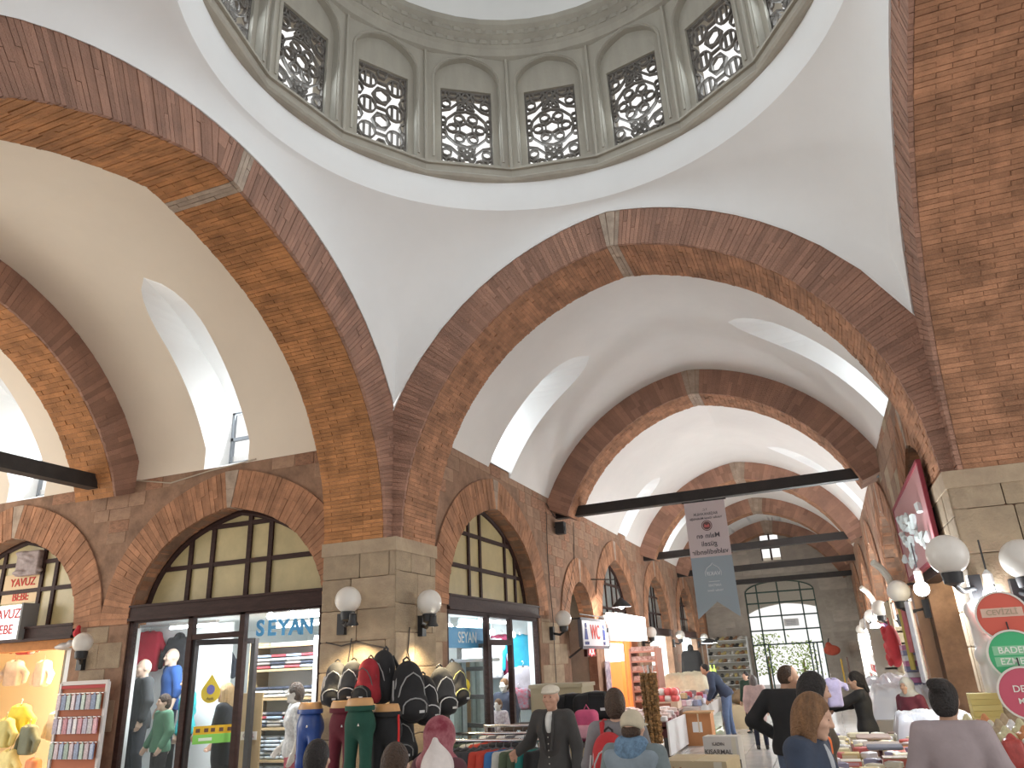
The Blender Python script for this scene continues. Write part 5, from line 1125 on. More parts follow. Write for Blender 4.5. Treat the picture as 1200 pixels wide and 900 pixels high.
tag(MB().bb(-4.98,-4.9,15.15,15.3,0,2.0).build('hanging_strip',pmat((.5,.5,.03))),'yellow green strip hanging in the dim toilet passage','strip')
# dim doorway inside the passage
pd_=struct(MB().bb(-5.75,-5.7,15.5,16.3,0,1.9).build('door_5',pmat((.40,.40,.34))),'plain pale door inside the toilet passage','door')
# light box and shop under it
lb=thing('light_box','large glowing white light box over the orange lit shop','sign',(-4.5,18.9,2.5),PI/2)
MB().bb(-1.5,1.5,-.12,.12,-.30,.28).build('face',mat('light_box_face',(1,.97,.95),.4,emit=2.6),lb); MB().bb(-1.52,1.52,.05,.14,-.32,.30).build('housing',pmat((.5,.5,.5)),lb); text('ÇEYİZ','lettering',pmat((.78,.72,.72)),lb,(.45,-.128,0),.3,(1,0,0),(0,0,1)); MB().bar((-1.0,.12,0),(-1.0,.3,0),.04).build('bracket',blackm,lb); MB().bar((1.0,.12,0),(1.0,.3,0),.04).build('bracket',blackm,lb)
l2=thing('light_box','second glowing white box lower in the orange lit shop','sign',(-5.05,19.1,1.95),PI/2); MB().bb(-1.1,1.1,-.06,.06,-.22,.2).build('face',mat('light_box_face',0),l2); MB().bb(-1.12,1.12,.04,.08,-.24,.22).build('housing',pmat((.5,.5,.5)),l2)
struct(MB().bar((-5.0,20.9,0),(-5.0,20.9,2.5),.12).build('trim_2',mat('orange_post',(.75,.36,.13),.5)),'orange wooden post of the lit shop','trim'); struct(MB().bar((-5.1,20.5,0),(-5.1,20.5,2.5),.1).build('trim_3',mat('orange_post',0)),'second orange wooden post of the lit shop','trim')
of_=tag(MB().bb(-6.3,-6.22,17.9,20.3,0,1.75).build('display_cabinet',mat('orange_cabinet',(.72,.38,.12),.5,nvar=.2)),'orange display cabinet inside the lit shop','cabinet')
ps=tag(MB().bb(-4.72,-4.7,17.25,17.65,.95,1.75).build('poster',mat('grey_poster',(.6,.55,.6),.5,color2=(.15,.12,.2),nscale=7)),'grey white poster on the wall left of the orange lit shop','poster')
pl=thing('pendant_lamp','black shaded pendant lamp hanging before the light box','lamp',P(728,706,X=-4.1)); MB().lathe([(.22,-.10),(.19,-.05),(.06,.07),(.03,.1)],(0,0,0),20,cap=False).build('shade',blackm,pl,True); MB().ball((0,0,-.07),.07,12,8).build('bulb',mat('lamp_disc',(1,.97,.9),.4,emit=6),pl,True); point('pendant_light',pl.location-Vector((0,0,.2)),70,(1,.95,.88)); MB().tube([(0,0,.1),(-.1,0,.5),(-.65,0,.55)],.012,6).build('arm',blackm,pl)
pl2=thing('pendant_lamp','white lit round lamp near the far wall on the left','lamp',P(831,752,X=-4.0)); MB().lathe([(.30,-.05),(.28,.02),(.05,.1)],(0,0,0),20,cap=False).build('shade',blackm,pl2,True); MB().lathe([(0,-.06),(.28,-.05),(.28,-.03),(0,-.03)],(0,0,0),20).build('bulb',mat('lamp_disc',0),pl2); point('pendant_light',pl2.location-Vector((0,0,.25)),110,(1,.96,.9)); MB().tube([(0,0,.1),(-.7,0,.15)],.015,6).build('arm',blackm,pl2)
# banner (seen from the back, lettering mirrored)
bn=thing('banner','pale pink and grey blue swallowtail banner hanging from the first hall tie beam','banner',(-1.76,14.55,4.55),-.03)
pk_=mat('banner_pink',(.58,.50,.51),.8); gb_=mat('banner_blue',(.30,.36,.41),.8)
MB().bb(-.38,.38,-.004,.004,-1.05,.0).build('upper_cloth',pk_,bn); MB().prism([(-.38,-1.05),(.38,-1.05),(.38,-2.15),(0,-1.86),(-.38,-2.15)],(0,-.004,0),(1,0,0),(0,0,1),(0,.008,0)).build('lower_cloth',gb_,bn)
MB().tube([(-.42,0,.0),(.42,0,.0)],.014,8).build('rod',blackm,bn); MB().bar((0,0,0),(0,.1,.08),.03).build('hook',blackm,bn)
ink=pmat((.10,.09,.10)); pale_i=pmat((.62,.66,.68))
for s,t,z,m in ((.055,'T.C.',-.17,ink),(.07,'BAŞBAKANLIK',-.25,ink),(.058,'Vakıflar Genel Müdürlüğü',-.33,ink),(.13,'Malın en',-.66,ink),(.13,'güzeli',-.81,ink),(.13,'vakfedilendir',-.96,ink),(.10,'VAKIF',-1.36,pale_i),(.06,'HAFTASI',-1.57,pale_i),(.05,'Vakıflar Genel',-1.66,pale_i)): text(t,'lettering',m,bn,(0,-.007,z),s,(-1,0,0),(0,0,1),.001)
MB().lathe([(.0,0),(.10,0),(.10,.003),(0,.003)],(0,-.0055,-.47),24,mat=Matrix.Rotation(PI/2,3,'X')).build('seal_disc',pmat((.15,.08,.08)),bn); MB().lathe([(.075,.0),(.085,.0),(.085,.003),(.075,.003)],(0,-.010,-.47),24,mat=Matrix.Rotation(PI/2,3,'X'),cap=False).build('seal_ring',pmat((.6,.5,.5)),bn); MB().prism([(-.05,-.03),(.05,-.03),(.04,.03),(0,0),(-.04,.03)],(0,-.012,-.47),(1,0,0),(0,0,1),(0,.002,0)).build('seal_emblem',pmat((.6,.15,.15)),bn)
MB().tube([(.14,-.007,-1.40),(.15,-.007,-1.33),(.10,-.007,-1.25),(.02,-.007,-1.20),(0,-.007,-1.16),(-.02,-.007,-1.20),(-.10,-.007,-1.25),(-.15,-.007,-1.33),(-.14,-.007,-1.40)],.006,5).build('dome_outline',pale_i,bn); MB().bar((-.1,-.007,-1.5),(.1,-.007,-1.5),.008).build('print_line',pale_i,bn)
# baby clothes shop
redl=pmat((.50,.05,.04)); q=P(25,691,Y=8.28)
ls=tag(MB().bb(q.x-.42,q.x+.40,8.285,8.293,q.z-.2,q.z+.24).build('lettered_pane',mat('orange_pane',(.55,.36,.16),.4)),'orange yellow pane lettered YAVUZ BEBE in red above the light sign','sign')
for t,z in (('YAVUZ',.11),('BEBE',-.11)): text(t,'lettering',redl,ls,(q.x,8.282,q.z+z),.17,(1,0,0),(0,0,1),.003)
q=P(8,731,Y=7.95); ys2=tag(MB().bb(q.x-.5,q.x+.26,7.95,8.05,q.z-.22,q.z+.26).build('light_sign',mat('light_sign_face',(.95,.96,1),.4,emit=1.1)),'glowing white box sign lettered YAVUZ BEBE in red','sign'); MB().bb(q.x+.26,q.x+.30,7.94,8.2,q.z-.24,q.z+.28).build('side',pmat((.2,.2,.2)),ys2)
for t,z in (('YAVUZ',.13),('BEBE',-.09)): text(t,'lettering',redl,ys2,(q.x-.05,7.945,q.z+z),.19,(1,0,0),(0,0,1),.003)
q=P(33,655,Y=8.2); 
cbun=tag(link('cloth_bundle',sdfmesh('cloth_bundle',[El((rnd.uniform(-.25,.25),rnd.uniform(-.03,.05),-.2+.05*i),(.16,.06,.045),.015,rot=Matrix.Rotation(rnd.uniform(-.4,.4),3,'Y')) for i in range(9)]+[Bx((0,.04,-.02),(.26,.03,.22),.03,.03)],.014,cloth('bundle',(.40,.33,.32),nvar=.35)),None,None,(q.x,q.y,q.z-.05)),'crumpled grey white cloth bundle stuffed in the top pane of the baby shop lunette','cloth'); cbun.scale=(.85,.85,.75)
tag(link('plastic_bag',sdfmesh('plastic_bag',[El((0,0,0),(.16,.08,.06),.02),El((.12,0,.03),(.1,.07,.07),.02),El((-.12,.0,-.01),(.12,.06,.04),.02)],.014,mat('grey_plastic',(.42,.38,.36),.35)),None,None,P(78,757,Y=8.15)),'crumpled grey plastic bag on the transom of the baby clothes shop','bag')
tag(link('ribbon_knot',sdfmesh('red_knot',[El((0,0,0),(.05,.05,.06),.02),El((.02,0,.07),(.03,.03,.04),.02)],.012,pmat((.5,.03,.04))),None,None,P(90,742,Y=7.95)),'small red knot of ribbon above the globe lamp at the left','ribbon')
tag(MB().bb(-13.1,-10.0,8.1,8.4,2.3,2.46).build('shop_awning',mat('orange_valance',(.55,.22,.06),.8,nvar=.3)),'orange brown valance over the baby clothes display','valance')
bp=thing('blister_board','framed board of small hanging packets beside the clothes shop','board',P(100,800,Y=7.85),.0)
W_,Hb=.42,1.6
MB().bb(-W_,W_,0,.02,-Hb,0).build('backboard',mat('rust_board',(.42,.13,.06),.7),bp); fq=MB()
for a,b in (((-W_,0,0),(W_,0,0)),((-W_,0,-Hb),(W_,0,-Hb)),((-W_,0,-Hb),(-W_,0,0)),((W_,0,-Hb),(W_,0,0))): fq.bar(a,b,.035,.05)
fq.build('frame',pmat((.55,.5,.48),.4),bp); MB().bb(-W_+.02,W_-.02,-.02,-.005,-.07,-.03).build('red_strip',pmat((.45,.06,.06)),bp)
for z in (-.13,-.42,-.72): MB().tube([(-W_,-.05,z),(W_,-.05,z)],.008,6).build('hook_bar',chrome,bp)
PCOL=[(.62,.50,.55),(.70,.68,.72),(.35,.42,.60),(.65,.30,.36),(.40,.52,.45),(.55,.50,.62)]
pme=MB().bb(-.034,.034,-.012,.008,-.2,-.02).bb(-.012,.012,-.004,.004,-.02,.0).mesh('packet',pmat((.5,.5,.5)))
for i,z in enumerate((-.13,-.42,-.72)):
    for j in range(9):
        c=PCOL[(i*5+j*2)%6]; o=link('packet',pme,None,None,bp.location+Vector((-.36+j*.09,-.06,z)),rnd.uniform(-.15,.15)); o.material_slots[0].link='OBJECT'; o.material_slots[0].material=mat('packet_%d'%((i*5+j*2)%6),c,.4,color2=tuple(x*.55 for x in c),nscale=40)
        tag(o,'small packet on the framed board, %s from the left in the %s row'%(ORDN[j],['top','middle','lower'][i]),'packet','packets on the framed board')
for k,(u,v,Y,c,nm) in enumerate(((25,842,8.75,(.80,.70,.10),'bright yellow baby jacket'),(8,858,8.6,(.55,.50,.20),'mustard baby top'),(35,866,8.65,(.16,.18,.13),'dark green baby trousers suit'),(12,895,8.6,(.75,.66,.30),'pale yellow baby blanket suit'),(52,790,9.3,(.80,.72,.62),'cream baby suit'),(18,790,9.4,(.78,.70,.66),'white baby suit'),(40,905,8.6,(.65,.25,.12),'orange red baby suit'),(68,850,8.9,(.75,.62,.45),'tan baby suit'),(34,752,8.8,(.40,.06,.06),'dark red baby suit'))):
    garment('baby_garment','%s hung in the baby clothes display'%nm,'clothes',P(u,v-14,Y=Y),rnd.uniform(-.3,.3),cloth('baby%d'%k,c),w=.16,h=.2,sl=.3,sc=.9)
# ---------------------------------------------------------------- stalls along the hall
whitep=pmat((.74,.74,.74),.5); cardb=mat('carton',(.46,.29,.14),.8,nvar=.12); cardl=mat('pale_carton',(.56,.46,.30),.8,nvar=.1)
def objm(o,m):
    o.material_slots[0].link='OBJECT'; o.material_slots[0].material=m; return o
def table(name,label,x0,x1,y0,y1,z,m,apron=.0):
    t=thing(name,label,'table',((x0+x1)/2,(y0+y1)/2,0)); w,d=(x1-x0)/2,(y1-y0)/2
    MB().bb(-w,w,-d,d,z-.04,z).build('table_top',m,t)
    for sx in (-1,1):
        for sy in (-1,1): MB().bb(sx*(w-.05)-.03,sx*(w-.05)+.03,sy*(d-.05)-.03,sy*(d-.05)+.03,0,z-.04).build('leg',m,t)
    if apron: MB().bb(-w,-w+.02,-d,d,z-apron,z-.04).build('side_panel',m,t); MB().bb(w-.02,w,-d,d,z-apron,z-.04).build('side_panel',m,t); MB().bb(-w+.02,w-.02,-d,-d+.02,z-apron,z-.04).build('front_panel',m,t)
    return t
boxme=bevelbox(b=.02); boxme.materials.append(whitep)
lidme=MB().box((0,0,.46),(.505,.505,.06)).mesh('lid',whitep); bandme=MB().box((0,-.502,0),(.4,.004,.22)).mesh('label_band',whitep)
def gift(x,y,z,dx,dy,dz,c,label,group,rz=0,lid=None,band=None,cat='box'):
    o=link('sweet_box' if cat=='box' else cat,boxme,None,None,(x,y,z+dz/2),rz); o.scale=(dx,dy,dz); objm(o,mat('box_%02d%02d%02d'%tuple(int(q*99) for q in c),c,.5)); tag(o,label,cat,group)
    if lid: l=objm(link('lid',lidme,o),mat('box_%02d%02d%02d'%tuple(int(q*99) for q in lid),lid,.5))
    if band: l=objm(link('label_band',bandme,o),mat('box_%02d%02d%02d'%tuple(int(q*99) for q in band),band,.4))
    return o
CN=[((.72,.66,.46),'cream'),((.76,.74,.68),'white'),((.66,.54,.28),'straw yellow'),((.60,.50,.40),'tan'),((.20,.12,.09),'dark brown'),((.62,.18,.14),'red'),((.70,.60,.30),'gold'),((.45,.40,.50),'lilac grey'),((.75,.72,.60),'ivory'),((.62,.35,.42),'rose')]
XA0,XA1,YA0,YA1,ZA_=-.22,1.25,6.5,10.2,.78
table('stall_table','long stall table under the boxes of sweets at the lower right',XA0,XA1,YA0,YA1,ZA_,pmat((.5,.45,.38)),.5)
# rows of box stacks, each box a thing of its own
ORDR=['one','two','three','four','five','six','seven','eight','nine','ten','eleven','twelve','thirteen','fourteen','fifteen','sixteen','seventeen','eighteen','nineteen','twenty']
row=0; y=YA0+.17
while y<YA1-.15:
    x=XA0+.12; col=0
    while x<XA1-.08:
        dx,dy=rnd.choice(((.15,.18),(.19,.19),(.13,.17),(.21,.15))); dx=min(dx,XA1-x+.06)
        if x>.58 and y<7.95: x+=dx; col+=1; continue
        n=1+int(1.5*rnd.random()+(x-XA0)*.9); n=min(n,2); z=ZA_
        for k in range(n):
            c,nm=CN[(row*7+col*3+k*(1 if rnd.random()<.35 else 0)+rnd.choice((0,0,0,1,2,5,9)))%10]; h=rnd.choice((.045,.06,.075,.05)) if c!=CN[4][0] else .05
            gift(x+dx/2-.02,y,z,dx*.95,dy*.95,h,c,'%s sweet box, %s layer, %s stack of row %s on the stall'%(nm,['bottom','second','third','fourth'][k],ORDN[col],ORDR[row]),'boxes of sweets on the long stall',rnd.uniform(-.05,.05),lid=CN[(col+k)%10][0] if rnd.random()<.35 else None,band=CN[(row+k*3+1)%10][0] if rnd.random()<.5 else None); z+=h
        x+=dx+.025; col+=1
    y+=.22; row+=1
pk3=bevelbox(b=.14); pk3.materials.append(whitep)
for i in range(60):
    c,nm=[((.72,.70,.62),'cream'),((.74,.74,.76),'white'),((.66,.60,.42),'straw'),((.50,.12,.12),'red'),((.70,.68,.72),'lilac white'),((.30,.28,.40),'slate blue'),((.72,.66,.50),'ivory')][i%7]
    
    if (i%6)>2 and i<26: continue
    o=link('sweet_packet',pk3,None,None,(-.1+(i%6)*.23+rnd.uniform(-.05,.05),6.6+(i//6)*.34+rnd.uniform(-.08,.08),.895),rnd.uniform(-1,1)); o.scale=(.13,.09,.05); objm(o,mat('spk_%d'%(i%7),c,.35)); tag(o,'%s packet lying on the boxes, %s across and %s deep on the long stall'%(nm,ORDN[i%6],ORDN[i//6]),'packet','packets lying on the sweet boxes')
# bags of sweets heaped at the right end near the pier
bagme=[sdfmesh('sweet_bag',[Bx((0,0,0),(.06,.04,.05),.05,.02),El((0,0,.09),(.05,.03,.05),.03)]+[El((rnd.uniform(-.06,.06),-.06,rnd.uniform(-.05,.06)),(.025,.02,.025),.012) for _ in range(8)],.014,whitep) for _ in range(3)]
BC=[((.72,.70,.60),'cream'),((.66,.62,.38),'pale yellow'),((.74,.73,.72),'white'),((.60,.25,.10),'orange'),((.50,.08,.07),'red'),((.45,.35,.22),'tan')]
ris=thing('display_riser','low wooden riser on the long stall under the heaped sweet bags','riser',(.98,7.2,.78)); MB().bb(-.27,.27,-.68,.68,0,.17).build('riser_body',pmat((.55,.5,.42)),ris); MB().bb(-.275,.275,-.69,.69,.17,.185).build('riser_top',pmat((.6,.56,.48)),ris)
for r in range(6):
    for c_ in range(4):
        c,nm=BC[(r*3+c_*2+r//2)%6]
        o=link('sweet_bag',bagme[(r+c_)%3],None,None,(.79+c_*.135+rnd.uniform(-.01,.01),6.6+r*.165,1.055),rnd.uniform(-.4,.4)); o.scale=(.62,.72,.95+.25*(r%3)); objm(o,mat('bag_%d'%BC.index((c,nm)),c,.35,nvar=.25,nscale=30)); tag(o,'%s bag of sweets, %s along and %s deep on the riser by the pier'%(nm,ORDN[c_],ORDN[r]),'bag','bags of sweets by the right pier')
for k in range(5): gift(1.12,7.72,.965+.2+k*.045,.22,.12,.044,(.62,.52,.18) if k%2 else (.68,.58,.22),'yellow long box, %s from the bottom of the stack below the green disc'%ORDN[k],'stack of yellow boxes by the pier',.05)
gift(1.12,7.72,.965,.24,.14,.2,(.30,.24,.2),'dark carton carrying the stack of yellow boxes','cartons by the pier',.05)
for k,(x,y,c,nm) in enumerate(((.86,7.74,(.66,.60,.50),'beige'),)): gift(x,y,.965,.2,.16,.22,c,'%s carton behind the bags by the right pier'%nm,'cartons by the pier',.1*k)
# white plastic sheets covering goods further along
def sheet(x0,x1,y0,y1,z,amp,label,m,seed):
    rs=random.Random(seed); nx,ny=26,34; ph=[(rs.uniform(6,24),rs.uniform(6,26),rs.uniform(0,6),rs.uniform(.3,1)) for _ in range(9)]
    V=[];F=[]
    for i in range(nx+1):
        for j in range(ny+1):
            u,v=i/nx,j/ny; x=x0+(x1-x0)*u; y=y0+(y1-y0)*v; e=min(u,1-u,v,1-v)*8; e=min(1,e)
            h=sum(a*abs(math.sin(fx*u+fy*v+p)) for fx,fy,p,a in ph)/5*amp
            zz=z+h*e+.13*e-(1-e)**2*.25; V.append((x,y,zz)); 
    for i in range(nx):
        for j in range(ny): a=i*(ny+1)+j; F.append((a,a+1,a+ny+2,a+ny+1))
    me=bpy.data.meshes.new('sheet'); me.from_pydata(V,[],F); me.materials.append(m); me.polygons.foreach_set('use_smooth',[True]*len(F))
    o=link('plastic_sheet',me); sm=o.modifiers.new('s','SOLIDIFY'); sm.thickness=.006; return tag(o,label,'sheet')
plast=mat('white_plastic',(.78,.80,.86),.3); 
table('stall_table','stall table under the white plastic sheets',.42,1.32,11.9,15.35,.86,pmat((.5,.45,.38)),.6)
sheet(.36,1.33,12.0,13.95,.9,.22,'crumpled white plastic sheet over the goods, nearer one',plast,3); sheet(.36,1.33,14.0,15.35,.92,.26,'crumpled white plastic sheet over the goods, farther one',plast,5)
sheet(.45,1.30,9.2,10.15,0.84,.16,'thin clear white sheet over the far end of the box stall',mat('clear_sheet',(.58,.60,.66),.25),8)
# folded textiles at the aisle edge of the stall
for k,(x,y,z,dx,dy,dz,c,nm) in enumerate(((.30,8.6,.89,.34,.4,.045,(.34,.29,.27),'taupe folded cloth'),(.26,9.3,.89,.34,.4,.05,(.38,.30,.28),'rose grey folded cloth'),(.28,7.4,1.0,.28,.28,.04,(.22,.23,.29),'blue grey folded cloth'))):
    folded((x,y,z+dz/2),pmat(c,.9),'folded cloths on the stall edge',nm+' on the aisle edge of the box stall',(dx,dy,dz))
# hand-held things
q=PD(967,884,4.55); ob=tag(link('orange_packet',sdfmesh('orange_packet',[Bx((0,0,0),(.02,.01,.03),.03,.01)],.01,pmat((.85,.17,.03),.5)),None,None,q+Vector((.0,.05,.04))),'bright orange packet held by the woman in the navy jacket','packet')
wa_=thing('wallet','tan and white wallet in the hands of the woman in the navy jacket','wallet',q+Vector((-.01,.0,-.03)),.4); MB().box((0,0,0),(.05,.012,.07)).build('cover',pmat((.25,.17,.1)),wa_); MB().box((.01,-.014,.0),(.036,.003,.06)).build('paper',pmat((.75,.7,.6)),wa_)
garment('garment','lavender garment held up by the person in the black jacket','shirt',P(974,797,Y=10.35)+Vector((0,0,0)),.3,cloth('lavender',(.45,.42,.66)),w=.15,h=.24,sl=.12,sc=.6)
ybag=tag(link('yellow_bag',sdfmesh('yellow_bag',[El((0,0,0),(.055,.035,.055),.02),El((0,0,.05),(.03,.03,.035),.03)],.012,mat('yellow_red_bag',(.70,.58,.12),.5,color2=(.45,.06,.06),nscale=9)),None,None,PD(964,838,5.6)),'yellow and crimson cloth bag on the arm beside the navy jacket','bag')
# round sweet signs on the right pier
def disc(u,v,D,c,lines,label,ax=0):
    q=PD(u,v,D); d=thing('round_sign',label,'sign',q,-.12)
    MB().lathe([(0,-.01),(.19,-.01),(.19,.01),(0,.01)],(0,0,0),36,mat=Matrix.Rotation(PI/2,3,'X')).build('disc',pmat(c,.5),d); MB().lathe([(.185,-.016),(.20,-.016),(.20,.016),(.185,.016)],(0,0,0),36,mat=Matrix.Rotation(PI/2,3,'X'),cap=False).build('rim',pmat((.75,.72,.66)),d)
    for t,z,s,col in lines:
        if col: MB().bb(-.15,.15,-.014,-.011,z-.036,z+.036).build('label_strip',pmat(col),d)
        text(t,'lettering',pmat((.85,.85,.78) if not col else (.45,.35,.25)) if not col or ax==0 else pmat((.85,.9,.82)),d,(0,-.017,z),s,(1,0,0),(0,0,1),.001)
    MB().tube([(0,.0,.19),(0,.03,.26)],.006,5).build('cord',blackm,d); return d
disc(1175,722,6.2,(.66,.12,.08),[('CEVİZLİ',.03,.06,(.72,.52,.42))],'red round sign with a pale strip, topmost of the three discs')
disc(1190,768,6.05,(.06,.47,.20),[('BADEM',.04,.07,(.28,.62,.38)),('EZMESİ',-.045,.07,(.28,.62,.38))],'green round sign reading BADEM EZMESİ on the right pier',1)
disc(1203,812,5.9,(.58,.10,.16),[('DEVA',.03,.07,None),('MİSK',-.06,.06,None)],'crimson round sign, lowest of the three discs, cut by the frame edge')
pv=tag(link('plastic_bags',sdfmesh('plastic_bags',[C((0,0,.35),(.02,0,-.35),.07,.10,.03)]+[El((rnd.uniform(-.06,.06),-.05,rnd.uniform(-.4,.35)),(.05,.04,.07),.02) for _ in range(14)],.014,mat('clear_bags',(.66,.64,.62),.25)),None,None,PD(1155,762,6.35)),'bundle of clear plastic bags hanging on the right pier beside the discs','bag')
# pink board with white picture on the right wall
pbd=thing('shop_board','pink red shop board with white squiggles above the right wall lamps','sign',(1.2,10.2,3.05),-PI/2)
MB().bb(-1.75,1.5,-.012,.012,-.42,.55).build('board',mat('pink_board',(.50,.24,.25),.4),pbd); fb=MB()
for a,b in (((-1.75,0,-.42),(1.5,0,-.42)),((-1.75,0,.55),(1.5,0,.55)),((-1.75,0,-.42),(-1.75,0,.55)),((1.5,0,-.42),(1.5,0,.55))): fb.bar(a,b,.05,.04)
fb.build('frame',pmat((.28,.04,.06)),pbd)
for i in range(26):
    x=rnd.uniform(-1.5,1.2); z=rnd.uniform(-.3,.32); a=rnd.uniform(0,PI); MB().tube([(x,-.04,z),(x+.08*math.cos(a),-.04,z+.08*math.sin(a)),(x+.13*math.cos(a+.7),-.04,z+.12*math.sin(a+.7))],[.035,.045,.015],6).build('white_motif',pmat((.66,.74,.73)),pbd)
# bright bulbs over the right stalls
for u,v,kw,pw,lab in ((1080,690,dict(X=1.0),70,'very bright cold bulb over the right stall, left of the big globe'),(1163,697,dict(D=6.5),8,'very bright bulb at the right pier above the red disc'),(1026,735,dict(X=.95),200,'bright bluish bulb farther along the right stalls'),(1017,748,dict(X=.9),220,'bluish bulb farthest along the right stalls')):
    q=P(u,v,X=kw['X']) if 'X' in kw else PD(u,v,kw['D']); r=.075 if v<720 else .10
    b=tag(MB().ball((0,0,0),r,16,10).build('light_bulb',coldm,None,True,loc=q),lab,'lamp'); MB().lathe([(.02,r*.8),(.04,r),(.04,r+.1),(.01,r+.14)],(0,0,0),12).build('bulb_holder',pmat((.7,.7,.7)),b); MB().tube([(0,0,r+.13),(0,0,r+.4)],.008,5).build('wire',blackm,b)
    point('bulb_light',q-Vector((.12,.12,.05)),pw,(.90,.96,1),.08)
# curved energy saving tubes sticking out on brackets
for u,v,lab in ((1025,708,'white curved lamp arm on the right wall, lower one'),(1045,686,'white curved lamp arm on the right wall, upper one')):
    q=P(u,v,X=1.0); o=tag(MB().tube([(0,0,0),(-.03,-.05,.12),(-.1,-.12,.24),(-.2,-.2,.33)],.05,8).build('lamp_tube',pmat((.75,.74,.66),.4),None,True,loc=q),lab,'lamp'); MB().tube([(0,0,0),(.33,0,0)],.015,6).build('bracket',blackm,o)
# shelves of the bright sweet shop, right
rs2=thing('shelf_unit','tall white shelf of pale boxes inside the bright right shop','shelf',(2.2,11.0,0))
for z in (.5,.9,1.3,1.65,1.98,2.3): MB().bb(-.35,.55,-.5,1.0,z-.03,z).build('shelf_board',pmat((.75,.7,.6)),rs2)
MB().bb(.55,.6,-.5,1.0,0,2.35).build('back_panel',pmat((.78,.74,.62)),rs2)
for i,z in enumerate((.5,.9,1.3,1.65,1.98)):
    for j in range(6): gift(2.03,10.62+j*.24,z,.3,.21,.24-.02*(j%3),[(.74,.70,.58),(.72,.66,.40),(.76,.74,.70)][(i+j)%3],'%s box, %s along the %s shelf of the bright right shop'%(['ivory','pale yellow','white'][(i+j)%3],ORDN[j],ORDN[i]),'boxes on the shelf of the bright shop')
struct(MB().bar((1.25,11.95,0),(1.25,11.95,2.5),.14).build('trim_4',mat('brown_post',(.25,.14,.08),.6,nvar=.2)),'brown post at the edge of the bright right shop','trim')
# goods hanging along the right wall
def lengthc(u,v,h,w,c,label,X_=1.05,Y_=None):
    q=P(u,v,X=X_) if Y_ is None else P(u,v,Y=Y_); b=MB(); n=10
    for i in range(n): 
        y0,y1=-w/2+w*i/n,-w/2+w*(i+1)/n; a=.02*math.sin(i*2.2); e=.02*math.sin((i+1)*2.2); b.hexa([(a,y0,-h),(e,y1,-h),(e+.02,y1,-h),(a+.02,y0,-h),(a,y0,0),(e,y1,0),(e+.02,y1,0),(a+.02,y0,0)])
    o=tag(b.build('hanging_cloth',cloth('hang_%d%d'%(u,v),c),None,True,loc=q),label,'cloth'); MB().tube([(0,-w/2,0),(0,w/2,0)],.012,6).build('rod',blackm,o); return o
lengthc(1038,706,1.15,.9,(.50,.44,.30),'long beige cloth hanging on the right wall beside the red quilted bag'); lengthc(1053,708,.9,.35,(.55,.45,.12),'narrow mustard cloth hanging on the right wall'); lengthc(1062,705,1.0,.4,(.70,.70,.76),'pale lilac striped towel hanging on the right wall'); lengthc(1057,712,.6,.3,(.55,.18,.2),'rose red towel hanging on the right wall')
lengthc(1018,752,.75,.9,(.55,.66,.85),'pale blue white cloth hanging under the bluish bulb'); lengthc(985,772,.9,.5,(.55,.35,.05),'yellow and dark garment hanging near the far door',Y_=31.5); lengthc(992,770,.8,.4,(.16,.10,.08),'dark brown garment hanging near the far door',Y_=30.5); lengthc(1040,776,.5,.6,(.40,.12,.28),'magenta cloth hanging low on the right wall')
rb=thing('quilted_bag','bright red quilted bag hanging on the right wall','bag',P(1047,757,X=.95)); sdfobj('shell',[El((0,0,0),(.12,.28,.32),.02)]+[El((-.10,.12*math.cos(k),.26*math.sin(k*1.7)),(.04,.07,.06),.01) for k in range(9)],.02,cloth('red_quilt',(.60,.05,.06)),rb); MB().tube([(0,-.08,.28),(0,0,.42),(0,.08,.28)],.012,6).build('handle',pmat((.4,.04,.05)),rb)
oh=thing('orange_bag','orange red bag hanging high on the far wall right of the door','bag',P(975,762,Y=34.3)); sdfobj('shell',[El((0,0,0),(.32,.12,.2),.03),El((-.1,0,.18),(.12,.1,.14),.05)],.03,cloth('orange_bag',(.50,.09,.05)),oh); MB().tube([(-.1,.05,.28),(-.05,.3,.45)],.02,6).build('strap',blackm,oh)
# racks of small goods against the right wall: rows of toys, jars and packets
TC_=[(.70,.70,.68),(.12,.25,.40),(.65,.12,.12),(.72,.58,.12),(.05,.05,.06),(.25,.40,.28),(.45,.15,.35),(.66,.60,.50)]
TN=['white','blue','red','yellow','black','green','purple','beige']
tme=[MB().lathe([(.0,-.10),(.075,-.10),(.085,-.02),(.06,.06),(.03,.08),(.03,.10),(0,.10)],(0,0,0),12).mesh('jar',whitep,True),bevelbox(b=.08),MB().ball((0,0,0),.09,12,8).mesh('ball',whitep,True)]
tme[1].materials.append(whitep)
rk2=thing('goods_rack','stepped rack of small goods against the right wall beyond the sheets','shelf',(1.05,18.5,0))
for i in range(7): MB().bb(-.35+i*.05,-.05+i*.05,-3.0,3.0,.80+i*.2,.83+i*.2).build('shelf_board',pmat((.55,.5,.42)),rk2)
for y_ in (-2.98,2.98): MB().bb(-.35,.28,y_-.02,y_+.02,0,2.1).build('side_panel',pmat((.5,.45,.38)),rk2)
for i in range(7):
    for j in range(14):
        k=(i*5+j*3+rnd.randrange(3))%8; t=(i+j*2)%3; o=link(['jar','small_box','toy_ball'][t],tme[t],None,None,(.85+i*.05,15.75+j*.42,.93+i*.2 if t!=2 else .92+i*.2),rnd.uniform(0,3)); o.scale=(1,1,1) if t!=1 else (.16,.2,.18)
        objm(o,mat('toy_%d'%k,TC_[k],.45)); tag(o,'%s %s on the stepped rack, %s along shelf %s'%(TN[k],['jar','packet','ball'][t],ORDN[j],['one','two','three','four','five','six','seven'][i]),['jar','packet','ball'][t],'small goods on the stepped rack')
